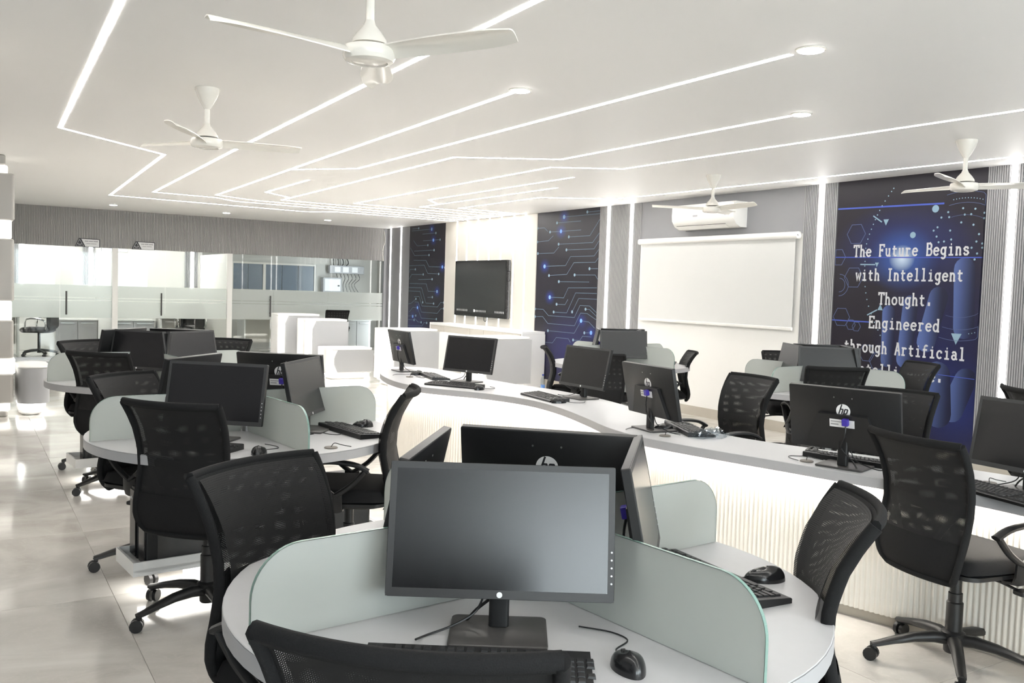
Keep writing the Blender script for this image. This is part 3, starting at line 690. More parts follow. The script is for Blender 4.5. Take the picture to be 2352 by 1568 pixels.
    for y, z, r in ((5.069,2.33,.035),(5.286,2.097,.03)): a, b = S(y, z); cy = MB(); dot(cy, a, b, r, .0107, .0112); cy.build('marker', 'print_cyan', t)
    for y, z, s_ in ((5.583,2.229,.03),(5.596,1.408,-.03),(5.66,1.82,.022),(4.795,1.145,.05)):
        a, b = S(y, z); cy = MB(); cy.prism([(a-s_, b+s_), (a+s_, b+s_), (a, b-s_)], .0107, .0112, fM); cy.build('marker', 'print_cyan', t)
    for l_ in ([(5.73,2.30),(5.63,2.235)], [(5.74,1.325),(5.63,1.38)], [(5.85,1.825),(5.68,1.822)]):
        cy = MB(); ribbon(cy, [S(*p) for p in l_], .012, fM, .0107, .0112); cy.build('marker', 'print_cyan', t)
    dt.build('star_dots', 'print_cyan', t)['kind'] = 'stuff'
    for s_, ya, za, pt in (('The Future Begins',5.938,1.905,.0722),('with Intelligent',5.90,1.67,.0716),('Thought.',5.624,1.438,.0728),('Engineered',5.723,1.204,.0769),('through Artificial',5.995,.96,.0724),('Intelligence.',5.876,.74,.0757)):
        for k, ch in enumerate(s_):
            if ch == ' ': continue
            mb = MB()
            for q_, st_ in enumerate(GL[ch]):
                ribbon(mb, [S(ya-pt*(k+.06+.86*x), za+.108*y) for x, y in st_], .0165 if ch != '.' else .034, fM, .0113, .0122+.0003*q_)
            mb.build('letter', 'print_white', t)
    tag(t, 'blue mural lettered The Future Begins with Intelligent Thought', 'mural')
lettered()

# ------------------------------------------------------------------ projection screen, AC, television
ps = empty('projection_screen', (XR, 7.92, 1.12))
MB().rbox(-.09, -.008, -1.325, 1.325, .985, 1.06, .03, axis='y', n=6).build('casing', 'ac_white', ps, 40)
MB().box(-.05, -.046, -1.27, 1.27, .03, .99).build('screen_sheet', 'screen_fabric', ps)
MB().rbox(-.06, -.036, -1.28, 1.28, 0, .035, .008, axis='y').build('bottom_bar', 'ac_white', ps, 40)
tag(ps, 'white pull-down projection screen with roller casing on the right wall', 'projection screen')
ac = empty('air_conditioner', (XR, 7.99, 2.26))
pr = [(0,0),(.10,0),(.17,.035),(.215,.10),(.22,.16),(.215,.27),(.19,.29),(0,.29)]
fA = lambda a, b, h: (-a, h, b)
MB().prism(pr, -.58, .45, fA).build('body', 'ac_white', ac, 35)
MB().prism([(.216,.115),(.2245,.16),(.222,.265),(.214,.272)], -.38, .442, fA).build('front_panel', 'white_laminate', ac)
MB().prism([(.12,.004),(.173,.031),(.176,.036),(.12,.0)], -.42, .41, fA).build('louvre', 'ac_white', ac)
MB().prism([(.174,.040),(.176,.044),(.170,.036)], -.42, .41, fA).build('outlet_slot', 'badge_ink', ac)
MB().prism([(.204,.085),(.206,.089),(.20,.084)], -.38, .41, fA).build('seam', 'cabinet_grey', ac)
MB().box(-.2265, -.2235, .0, .075, .14, .158).build('maker_mark', 'cabinet_grey', ac)
MB().box(-.223, -.2195, -.50, -.44, .19, .25).build('blue_sticker', 'print_blue', ac)
MB().box(-.2235, -.2205, -.51, -.43, .13, .19).build('energy_sticker', 'label_white', ac)
MB().box(-.2239, -.2236, -.50, -.44, .135, .165).build('sticker_print', 'cabinet_grey', ac)
tag(ac, 'white split air conditioner high on the grey wall', 'air conditioner')
tv = empty('television', (XR, 13.39, .985)); hw = .885
MB().rbox(-.11, -.03, -hw, hw, 0, .965, .012, axis='x', n=3).build('housing', 'black_gloss', tv)
MB().box(-.1115, -.1095, -hw+.03, hw-.03, .065, .925).build('screen', 'tv_glass', tv)
mb = MB()
for c0, n in ((.78, 9), (.13, 9), (-.55, 7)):
    for k in range(n): mb.box(-.1122, -.1114, c0-.045*k-.022, c0-.045*k, .085, .118)
mb.build('icon_row', 'cabinet_grey', tv)
MB().box(-.1124, -.1114, .13, .17, .08, .125).build('bright_icon', 'label_white', tv)
MB().tube([(-.07,-hw,.78),(-.07,-hw-.05,.78),(-.07,-hw-.05,.62),(-.07,-hw,.62)], .008, 6).build('side_handle', 'black_plastic', tv)
MB().tube(spline([(-.06,-.1,0),(-.06,-.11,-.05),(-.06,-.15,-.07),(-.06,-.19,-.05),(-.06,-.19,0)], 5), .006, 6).build('cable_loop', 'black_plastic', tv)
MB().box(-.03, -.0205, -.4, .4, .25, .7).build('wall_bracket', 'dark_metal', tv)
tag(tv, 'large black interactive television mounted on the cream wall', 'television')
# console below the television
co = empty('media_console', (XR, 13.0, 0)); X0 = -.44
MB().rbox(X0, -.022, -1.55, 1.58, .80, .84, .004, axis='x', n=1).build('top', 'white_laminate', co)
MB().box(X0+.02, -.022, -1.52, 1.55, .69, .80).build('carcass', 'white_laminate', co)
es = [1.55, 1.02, .09, -.38, -.95, -1.52]
for k in range(5): MB().rbox(X0+.002, X0+.02, es[k+1]+.004, es[k]-.004, .695, .797, .003, axis='x', n=1).build('drawer', 'drawer_beige', co)
MB().box(X0, -.022, -1.56, -1.53, 0, .80).build('side_panel', 'white_laminate', co); MB().box(X0, -.022, 1.55, 1.58, 0, .80).build('side_panel', 'white_laminate', co)
MB().box(-.03, -.022, -1.52, 1.55, .0, .69).build('back_panel', 'white_laminate', co)
MB().box(-.12, -.09, -1.5, 1.53, .684, .69).build('light_line', 'led_counter', co)
tag(co, 'long white console with beige drawers below the television', 'cabinet')

# ------------------------------------------------------------------ white kiosk blocks at the far end
def block(x, y, wx, wy, h, lab, rz=0, plinth=True):
    t = empty('display_block', (x, y, 0), rz)
    z0 = .1 if plinth else .0
    MB().rbox(-wx/2, wx/2, -wy/2, wy/2, z0, h-.03, .10, n=6, cap=.004).build('body', 'white_laminate', t, 40)
    MB().rbox(-wx/2, wx/2, -wy/2-.01, wy/2, h-.03, h, .10, n=6, cap=.004).build('top', 'white_laminate', t, 40)
    # grey front panel with clipped left corners
    c = .06; a0, a1 = -wx/2+.11, wx/2-.01
    MB().prism([(a0+c,z0+.02),(a1,z0+.02),(a1,h-.035),(a0+c,h-.035),(a0,h-.035-2*c),(a0,z0+.02+2*c)], 0, .018, lambda a, b, q: (a, -wy/2-q, b)).build('front_panel', 'block_grey', t)
    MB().box(-wx/2+.012, -wx/2+.05, -wy/2-.004, -wy/2+.06, z0+.02, h-.04).build('light_line', 'led_counter', t)
    if plinth:
        MB().rbox(-wx/2+.08, wx/2-.08, -wy/2+.08, wy/2-.08, 0, .06, .06).build('plinth', 'white_laminate', t)
        MB().rbox(-wx/2+.05, wx/2-.05, -wy/2+.05, wy/2-.05, .06, .1, .06).build('glow_line', 'led_counter', t)
    tag(t, lab, 'block', 'white lit blocks at the far end')
block(5.15, 13.35, .76, .5, .49, 'lowest white block with glowing base before the glass wall')
block(4.80, 14.75, .72, .5, .955, 'tall white block with lit edge, standing behind its twin')
block(5.02, 14.05, .72, .5, .90, 'tall white block with lit edge, front one of the pair')
block(5.68, 12.25, .84, .55, .84, 'tall white block just left of the small monitor on the counter')
block(6.62, 11.2, .86, .6, .79, 'wide white block below the right end of the TV console')

# ================================================================== COUNTER
def counter():
    k = .74/.73
    near = [(3.016,6.999),(2.891,6.553),(2.855,6.199),(2.901,5.912),(3.014,5.691),(3.15,5.448),(3.241,5.148),(3.255,4.897),(3.209,4.572),(3.114,4.209),(3.011,3.863),(2.976,3.598),(2.995,3.379),(3.058,3.083),(3.11,2.884),(3.16,2.676),(3.238,2.364),(3.325,2.07),(3.345,1.78),(3.32,1.4),(3.25,1.0)]
    far = [(3.75,1.0),(3.86,1.4),(3.90,1.8),(3.80,2.379),(3.56,3.0),(3.503,3.169),(3.463,3.4),(3.49,3.75),(3.579,4.163),(3.664,4.422),(3.718,4.604),(3.776,4.986),(3.768,5.524),(3.70,5.9),(3.66,6.5),(3.68,7.0),(3.64,7.35),(3.46,7.50),(3.25,7.40)]
    out = [(p[0]*k, p[1]*k) for p in near+far]
    loop = [tuple(p) for p in spline([(a,b,0) for a,b in out], 6, True)]
    L = [Vector((p[0],p[1])) for p in loop]; n = len(L)
    # signed area for orientation
    A = sum(L[i].x*L[(i+1)%n].y-L[(i+1)%n].x*L[i].y for i in range(n))
    sg = 1 if A > 0 else -1
    def off(d):
        o = []
        for i in range(n):
            t = (L[(i+1)%n]-L[i-1]).normalized(); nn = Vector((-t.y, t.x))*sg      # inward
            o.append(L[i]+nn*(d(i) if callable(d) else d))
        return o
    nn_ = len(near)*6
    t = empty('curved_counter', (3.3, 4.2, 0)); ox, oy = 3.3, 4.2
    sh = lambda l: [(p[0]-ox, p[1]-oy) for p in l]
    top = MB(); e0 = sh(off(.004)); e1 = sh(L)
    top.prism(e1, DESK-.002, DESK); top.build('worktop', 'desk_grey', t)
    MB().prism(e1, DESK-.045, DESK-.0022).build('edge_band', 'desk_edge', t, 30)
    def dn(i, a=.27, b=.06):     # deeper recess on the near side, eased at the ends
        if i < nn_:
            u = min(i, nn_-i)/18; u = max(0, min(1, u)); return b+(a-b)*(u*u*(3-2*u))
        return b
    B = off(lambda i: dn(i)); 
    # resample the base outline, then corrugate
    def resample(P, step):
        P = P+[P[0]]; S = [0]
        for i in range(1, len(P)): S.append(S[-1]+(P[i]-P[i-1]).length)
        m_ = int(S[-1]/step); o = []; j = 0
        for q in range(m_):
            s = S[-1]*q/m_
            while S[j+1] < s: j += 1
            o.append(P[j].lerp(P[j+1], (s-S[j])/max(S[j+1]-S[j], 1e-9)))
        return o
    M_ = 8; B = resample(B, .024/M_); N = len(B)//M_*M_; B = resample(B+[], sum((B[i]-B[i-1]).length for i in range(len(B)))/N)[:N]; N = len(B)//M_*M_; B = B[:N]; fl = []
    for i in range(N):
        tt = (B[(i+M_)%N]-B[i-M_]).normalized(); inn = Vector((-tt.y, tt.x))*sg
        fl.append(B[i]+inn*.0045*(1-math.cos(2*PI*i/M_)))
    fl = sh(fl); mb = MB()
    mb.add([(a,b,.05) for a,b in fl]+[(a,b,DESK-.046) for a,b in fl], [(i,(i+1)%N,N+(i+1)%N,N+i) for i in range(N)])
    mb.build('fluted_base', 'white_flute', t, 75)
    P = sh(off(lambda i: dn(i)+.03)); m_ = len(P)
    MB().prism(P, 0, .05).build('plinth', 'skirting', t)
    C0, C1_ = sh(off(lambda i: max(dn(i)-.055, .012))), sh(off(lambda i: max(dn(i)-.03, .03)))
    mb = MB()
    rng = range(2, nn_-14)
    for i in rng:
        mb.add([(*C0[i],DESK-.052),(*C0[i+1],DESK-.052),(*C1_[i+1],DESK-.052),(*C1_[i],DESK-.052),(*C0[i],DESK-.046),(*C0[i+1],DESK-.046),(*C1_[i+1],DESK-.046),(*C1_[i],DESK-.046)],
               [(0,1,2,3),(0,4,5,1),(2,6,7,3),(1,5,6,2),(3,7,4,0)])
    mb.build('light_line', 'led_base', t)
    tag(t, 'long S-curved counter with grey worktop and glowing fluted white base', 'counter')
counter()

# ================================================================== ROUND TABLES
TR = .735
def make_table():
    t = empty('round_table')
    MB().lathe([(TR-.004, DESK-.003), (TR-.001, DESK-.0015), (TR-.003, DESK)], 72).build('table_top', 'desk_grey', t, 30)
    MB().lathe([(TR-.006, DESK-.045), (TR, DESK-.043), (TR, DESK-.0032), (TR-.004, DESK-.003)], 72).build('edge_band', 'desk_edge', t, 30)
    # glass screens: four, from the centre to near the rim, rounded at the outer top
    for k in range(4):
        c, s = math.cos(k*PI/2), math.sin(k*PI/2)
        a0, a1, h = .03, TR-.012, .20
        po = [(a0, .002), (a1, .002)]+arc(a1-.11, h-.11, .11, .11, 0, 90, 10)+[(a0, h)]
        f = lambda a, b, q: (a*c-q*s, a*s+q*c, DESK+b)
        g = MB().prism(po, -.004, .004, f).build('glass_screen', 'frosted_glass', t)
        ed = MB(); op = po[1:]
        for i in range(len(op)-1):
            (xa, ya), (xb, yb) = op[i], op[i+1]
            ed.add([f(xa,ya,-.0042), f(xb,yb,-.0042), f(xb,yb,.0042), f(xa,ya,.0042)], [(0,1,2,3)])
            d = Vector((xb-xa, yb-ya)).normalized()*.0012; e = Vector((d.y, -d.x))
            ed.add([f(xa+e.x,ya+e.y,-.0042), f(xb+e.x,yb+e.y,-.0042), f(xb+e.x,yb+e.y,.0042), f(xa+e.x,ya+e.y,.0042)], [(0,1,2,3)])
        ed.build('polished_edge', 'glass_edge', g)
    MB().cyl(.02, DESK, DESK+.20, n=12).build('screen_post', 'steel', t, 40)
    MB().box(-.30, .30, -.014, .014, 0, DESK-.045).build('leg_panel', 'white_laminate', t)
    MB().box(-.014, .014, -.20, .20, 0, DESK-.045).build('leg_panel', 'white_laminate', t)
    MB().box(-.56, .70, -.15, .15, .13, .145).build('computer_tray', 'white_laminate', t)
    for q in (-.15, .138): MB().box(-.56, .70, q, q+.012, .115, .18).build('tray_rail', 'white_laminate', t)
    for q in (-.572, .70): MB().box(q, q+.012, -.15, .15, .115, .18).build('tray_rail', 'white_laminate', t)
    MB().box(-.5, .64, -.05, .05, .10, .112).build('glow_panel', 'led_under', t)
    return t
TB = [((1.221,1.873), 6, 'round grey four-seat table with glass screens nearest the camera'),
      ((1.215,4.47), 6, 'round grey table with glass screens, second in the left row'),
      ((1.24,7.10), 6, 'round grey table with glass screens, farthest in the left row'),
      ((6.0,7.53), 10, 'round grey table with glass screens before the projection screen'),
      ((6.12,5.02), 10, 'round grey table with glass screens before the lettered mural')]
tab0 = make_table(); TABS = []
for i, (p, a, lab) in enumerate(TB):
    t = tab0 if i == 0 else copy_tree(tab0)
    t.location = (p[0], p[1], 0); t.rotation_euler.z = R(a); tag(t, lab, 'table', 'round four-seat tables'); TABS.append(t)

# ================================================================== CHAIRS
BZs = [.405,.44,.48,.53,.595,.675,.755,.838,.90,.935,.955]
BYs = [-.215,-.232,-.236,-.228,-.210,-.196,-.198,-.220,-.250,-.272,-.286]
BWs = [.160,.185,.198,.204,.205,.205,.209,.215,.221,.224,.225]
def bprof(v):
    s = v*(len(BZs)-1); i = min(int(s), len(BZs)-2); f = s-i
    L = lambda A: A[i]+(A[i+1]-A[i])*f
    return L(BZs), L(BYs), L(BWs)
def bpt(u, v, d=0):
    z, y, w_ = bprof(v); b = .05*(.5+.5*v)
    return (u*w_, y-b*(1-u*u)+.012-d, z)
def make_chair():
    t = empty('office_chair')
    # five-star base
    MB().lathe([(.030,.05),(.034,.055),(.036,.10),(.044,.12),(.046,.135),(.03,.145)], 18).build('base_hub', 'black_plastic', t, 40)
    for k in range(5):
        a = R(90+72*k+12); c, s = math.cos(a), math.sin(a)
        P = [(r_*c, r_*s, z) for r_, z in ((.02,.105),(.08,.112),(.16,.105),(.24,.088),(.30,.072),(.325,.068))]
        MB().tube(P, [.027,.027,.024,.021,.019,.017], 8, [.024,.024,.02,.016,.013,.011]).build('leg', 'black_plastic', t, 50)
        cx, cy = .312*c, .312*s; q = a+1.1+.7*k
        mb = MB(); mb.cyl(.008, .05, .068, (cx, cy, 0), 8)
        ax = Vector((-math.sin(q), math.cos(q), 0)); fx = Vector((math.cos(q), math.sin(q), 0)); c0 = Vector((cx, cy, .027))-fx*.012
        for sg in (-1, 1):
            ring = []
            for e in (.006, .022):
                for j in range(14):
                    th = 2*PI*j/14; ring.append(c0+ax*e*sg+fx*.027*math.cos(th)+Vector((0,0,.027*math.sin(th))))
            mb.add(ring, [(j,(j+1)%14,14+(j+1)%14,14+j) for j in range(14)]+[tuple(range(13,-1,-1)), tuple(range(14,28))])
        mb.tube([c0+fx*-.0+Vector((0,0,.03)), c0+fx*.012+Vector((0,0,.035))], .014, 8)
        mb.build('caster', 'black_plastic', t, 40)
    MB().lathe([(.032,.13),(.032,.26),(.027,.265),(.027,.30),(.022,.302),(.022,.40)], 18).build('gas_column', 'black_plastic', t, 40)
    MB().rbox(-.075, .075, -.13, .12, .385, .425, .02).build('tilt_mechanism', 'dark_metal', t)
    lv = MB().tube([(.07,.03,.40),(.17,.04,.395),(.24,.045,.385)], .006, 6); lv.rbox(.235, .285, .02, .075, .372, .390, .008)
    lv.build('lever', 'black_plastic', t, 40)
    # seat
    def seat(u, v):
        x = (u-.5)*2; y = (v-.5)*2
        px = .245*math.copysign(abs(x)**.8, x)*(1-.06*(y < 0)*abs(y)); py = .035+.24*y
        e = max(abs(x), abs(y)); r_ = (1-min(1, max(0, (e-.72)/.28))**2.2)
        z = .455+.05*r_**.5-(.03*max(0, (y-.5)/.5)**2)
        return (px*(1-.04*abs(y)**4), py*(1-.05*abs(x)**4), z)
    mb = MB().grid(16, 16, seat); mb.build('seat', 'black_fabric', t, 60)
    MB().rbox(-.235, .235, -.20, .265, .418, .458, .07, n=5).build('seat_pan', 'black_plastic', t, 40)
    # backrest: frame ring, two mesh layers, upholstered foot
    nu, nv = 10, 24
    uvf = lambda co: (co.x, co.z)
    v0 = .25
    MB().grid(nu, nv, lambda u, v: bpt((u*2-1)*.97, v0+(1-v0)*v)).build('back_mesh', 'mesh_outer', t, 60, uvf)
    MB().grid(nu, nv, lambda u, v: bpt((u*2-1)*.93, v0+(1-v0)*v*.97, -.020-.012*math.sin(PI*v))).build('front_mesh', 'mesh_inner', t, 60, uvf)
    def foot(d): return lambda u, v: bpt((u*2-1), v*.36, d)
    mb = MB().grid(nu, 8, foot(.004)).grid(nu, 8, foot(-.022))
    mb.build('back_pad', 'black_fabric', t, 60)
    ringp = []
    for k in range(25): ringp.append(bpt(-1, 1-k/24))
    for k in range(1, 10): ringp.append(bpt(-1+2*k/10, 0))
    for k in range(25): ringp.append(bpt(1, k/24))
    MB().tube(ringp, .013, 8, .017, up=(0,1,0)).build('back_frame', 'black_fabric', t, 60)
    mb = MB()
    mb.tube([bpt(-1+2*k/14, 1) for k in range(15)], .012, 8, .016, up=(0,0,1))
    mb.grid(14, 2, lambda u, v: bpt(u*2-1, .9+.1*v, .005)); mb.grid(14, 2, lambda u, v: bpt(u*2-1, .9+.1*v, -.012))
    mb.build('top_rail', 'black_fabric', t, 60)
    # lumbar support seen through the mesh
    mb = MB()
    mb.tube([bpt(-.95+1.9*k/10, .52, -.012) for k in range(11)], .004, 6, .022)
    for s_ in (-1, 1):
        mb.tube([bpt(s_*.9, .56, -.01), bpt(s_*.55, .42, -.01), bpt(s_*.3, .25, -.012)], .015, 6, .004, up=(0,1,0))
    mb.build('lumbar_support', 'black_plastic', t, 60)
    MB().tube(spline([(0,-.05,.40),(0,-.14,.398),(0,-.19,.42),(0,-.20,.46)], 4), .035, 8, .011, up=(0,1,0)).build('back_bracket', 'black_plastic', t, 50)
    for s_ in (-1, 1):
        x = s_*.262; mb = MB()
        mb.tube([(x*.80,.03,.415),(x*.98,.03,.42),(x*1.02,.03,.45),(x*1.03,.03,.50)], .012, 8, .04, up=(0,1,0))
        mb.tube(spline([(x*1.03,.03,.49),(x*1.03,-.05,.545),(x*1.03,-.115,.617)], 5), .013, 8, .016, up=(1,0,0))
        mb.tube(spline([(x*1.03,.03,.49),(x*1.03,.10,.545),(x*1.03,.165,.617)], 5), .013, 8, .016, up=(1,0,0))
        mb.tube(spline([(x*1.03,-.125,.610),(x*1.04,-.06,.640),(x*1.04,.05,.651),(x*1.03,.14,.637),(x*1.03,.175,.611)], 5), .021, 8, .012, up=(0,0,1))
        mb.build('armrest', 'black_plastic', t, 50)
    return t
CHAIRS = [  # back-top middle, facing, height factor, label, group
 ((.515,1.11),(.66,.75),1,'black mesh chair nearest the camera, cut by the bottom edge','chairs at the nearest round table'),
 ((.685,2.48),(.47,-.88),1,'black mesh chair left of the nearest round table, front toward us','chairs at the nearest round table'),
 ((1.92,1.41),(-.745,.667),1,'black mesh chair seen edge-on at the right of the nearest round table','chairs at the nearest round table'),
 ((1.74,2.60),(-.60,-.80),1,'black mesh chair hidden behind the monitors of the nearest round table','chairs at the nearest round table'),
 ((.707,3.79),(.73,.68),1,'black mesh chair with its back to us before the second left table','chairs at the second left table'),
 ((1.88,3.95),(-.86,.50),1,'black mesh chair in side view at the right of the second left table','chairs at the second left table'),
 ((.70,5.02),(.62,-.78),1,'black mesh chair on the far left side of the second left table','chairs at the second left table'),
 ((.755,6.45),(.68,.73),1,'black mesh chair with its back to us before the farthest left table','chairs at the farthest left table'),
 ((.79,7.70),(.62,-.78),1,'black mesh chair at the far left side of the farthest left table','chairs at the farthest left table'),
 ((1.98,7.90),(-.65,-.76),1,'black mesh chair at the far right side of the farthest left table','chairs at the farthest left table'),
 ((5.30,7.96),(.84,-.54),.905,'black mesh chair in side view left of the table by the screen','chairs at the table by the screen'),
 ((5.33,6.98),(.79,.61),.905,'black mesh chair with its back to us before the table by the screen','chairs at the table by the screen'),
 ((6.62,7.06),(-.84,.54),.905,'black mesh chair in side view right of the table by the screen','chairs at the table by the screen'),
 ((5.55,4.38),(.55,.83),1,'black mesh chair with its back to us before the mural table','chairs at the mural table'),
 ((6.87,4.56),(-.92,.39),1,'black mesh chair right of the mural table, standing before the lettering','chairs at the mural table'),
 ((6.66,5.86),(-.6,-.8),1,'black mesh chair on the far side of the mural table','chairs at the mural table'),
 ((4.55,3.18),(-.96,-.26),1,'black mesh chair behind the counter monitor with the white label','chairs behind the counter'),
 ((4.33,4.04),(-.99,.13),1,'black mesh chair facing us across the middle of the counter','chairs behind the counter'),
 ((3.14,2.14),(.985,-.17),.98,'large black mesh chair at the right, drawn up to the near side of the counter',None),
 ((5.48,3.04),(.8,-.6),1,'black mesh chair cut by the right edge below the LED line',None),
 ((6.25,16.6),(.1,1),1,'black chair standing behind the tall white blocks near the glass',None),
]
ch0 = make_chair()
for i, (p, f, hs, lab, grp) in enumerate(CHAIRS):
    c = ch0 if i == 0 else copy_tree(ch0)
    l = math.hypot(*f); c.location = (p[0]+f[0]/l*.30, p[1]+f[1]/l*.30, 0); c.rotation_euler.z = face_angle(*f); c.scale.z = hs
    tag(c, lab, 'chair', grp)
def plain_chair(x, y, f, lab):
    """leather visitor/executive chair in the cabins"""
    t = empty('desk_chair', (x, y, 0), face_angle(*f))
    MB().lathe([(.03,.06),(.04,.12),(.025,.14),(.025,.42)], 14).build('gas_column', 'black_plastic', t, 40)
    for k in range(5):
        a = R(72*k); c, s = math.cos(a), math.sin(a)
        MB().tube([(.02*c,.02*s,.11),(.16*c,.16*s,.10),(.30*c,.30*s,.07)], [.025,.022,.018], 6).build('leg', 'black_plastic', t, 50)
        MB().cyl(.028, -.02, .02, (.30*c, .30*s, .028), 12, 'x').build('caster', 'black_plastic', t, 40)
    MB().rbox(-.25, .25, -.22, .26, .43, .52, .07, n=5).build('seat', 'black_fabric', t, 40)
    MB().rbox(-.23, .23, -.27, -.20, .50, .98, .06, axis='y', n=5).build('backrest', 'black_fabric', t, 40)
    for s in (-1, 1): MB().tube(spline([(s*.26,-.2,.5),(s*.28,-.18,.66),(s*.28,.1,.68),(s*.26,.14,.5)], 4), .014, 6).build('armrest', 'chrome', t, 50)
    tag(t, lab, 'chair', 'chairs in the glass cabins')
plain_chair(1.22, 18.3, (-.9, .4), 'black desk chair behind the left cabin glass')
plain_chair(4.0, 19.0, (0, 1), 'black desk chair behind the right cabin glass')

# ================================================================== MONITORS
MW, MH = .492, .288
def hp_mark(par, y):
    """round white badge with slanted h and p on the back (back faces -Y, x mirrored)"""
    f = lambda a, b, q: (a, y-q, b)
    r_ = .0315
    b = MB().prism([(r_*math.cos(2*PI*k/32), r_*math.sin(2*PI*k/32)) for k in range(32)], 0, .0008, f).build('back_badge', 'badge_white', par)
    ink = MB(); sl = lambda x, z: (x+z*.33, z)
    def st(pts, wd): ribbon(ink, [sl(*p) for p in pts], wd, f, .0008, .0012)
    st([(-.0150,.0300),(-.0150,-.0140)], .0055)
    st([(-.0150,.0080),(-.0040,.0080),(-.0025,.0060),(-.0025,-.0140)], .0055)
    st([(.0058,.0095),(.0058,-.0300)], .0055)
    st([(.0058,.0080),(.0165,.0080),(.0182,.0060),(.0182,-.0095),(.0165,-.0115),(.0058,-.0115)], .0055)
    ink.build('badge_letters', 'badge_ink', b)
    return b
def make_monitor():
    t = empty('monitor')
    MB().rbox(-.105, .105, -.09, .085, 0, .009, .012, cap=.002).build('base_plate', 'dark_metal', t, 40)
    MB().rbox(-.022, .022, -.045, -.015, .008, .16, .008).build('neck', 'black_plastic', t, 40)
    tl = R(-12); z0 = .078
    Mx = Matrix.Translation((0, .005, z0)) @ Matrix.Rotation(-tl, 4, 'X')
    def tilt(o): o.matrix_local = Mx; return o
    h = MB(); h.rbox(-MW/2, MW/2, -.022, .0, 0, MH, .006, axis='y', n=3, cap=.002)
    hs = tilt(h.build('housing', 'black_plastic', t, 40))
    bz = MB()
    for q in ((-MW/2+.001, MW/2-.001, .001, .0192), (-MW/2+.001, MW/2-.001, MH-.0147, MH-.001), (-MW/2+.001, -MW/2+.0147, .0192, MH-.0147), (MW/2-.0147, MW/2-.001, .0192, MH-.0147)): bz.box(q[0], q[1], -.002, .0007, q[2], q[3])
    bz.build('bezel', 'bezel', hs)
    b2 = MB(); b2.prism([(-.17,.0),(.17,.0),(.11,.16),(-.11,.16)], 0, .018, lambda a, b, q: (a, -.022-q, b+.01))
    b2.build('back_bulge', 'black_plastic', hs)
    MB().box(-MW/2+.0145, MW/2-.0145, -.0012, .0004, .019, MH-.0145).build('screen', 'screen_glass', hs)
    MB().lathe([(.0062,0),(.0062,.0012)], 16, (0,.0007,.0095), 'y').build('front_badge', 'badge_white', hs)
    bt = MB()
    for k in range(5): bt.lathe([(.0022,0),(.0022,.0012)], 8, (-MW/2+.0065,.0007,.04+.0165*k), 'y')
    bt.build('button_marks', 'label_white', hs)
    b = hp_mark(hs, -.0225); b.location = (0, 0, .185)
    sc_ = MB()
    for x in (-.04, .04): sc_.lathe([(.003,0),(.003,-.0012)], 8, (x,-.0222,.245), 'y')
    sc_.build('vent_screws', 'steel', hs)
    MB().box(-.055, .055, -.0415, -.0402, .115, .150).build('rating_label', 'label_white', hs)
    lp = MB(); lp.box(-.05, .01, -.0418, -.0414, .137, .143); lp.box(-.05, -.015, -.0418, -.0414, .124, .131); lp.build('label_print', 'cabinet_grey', hs)
    pg = MB().rbox(.005, .033, -.062, -.041, .128, .158, .004).build('video_plug', 'plug_blue', hs)
    MB().tube(spline([(.02,-.052,.128),(.02,-.066,.08),(.0,-.055,.02),(.05,-.06,-.03),(.09,-.08,-.072),(.13,-.06,-.077)], 6), .0035, 6).build('video_cable', 'black_plastic', hs, 50)
    MB().tube(spline([(.03,-.03,.02),(.05,-.035,-.03),(.10,-.02,-.06),(.15,.0,-.077),(.17,.05,-.079)], 6), .0025, 6).build('power_cable', 'black_plastic', hs, 50)
    return t
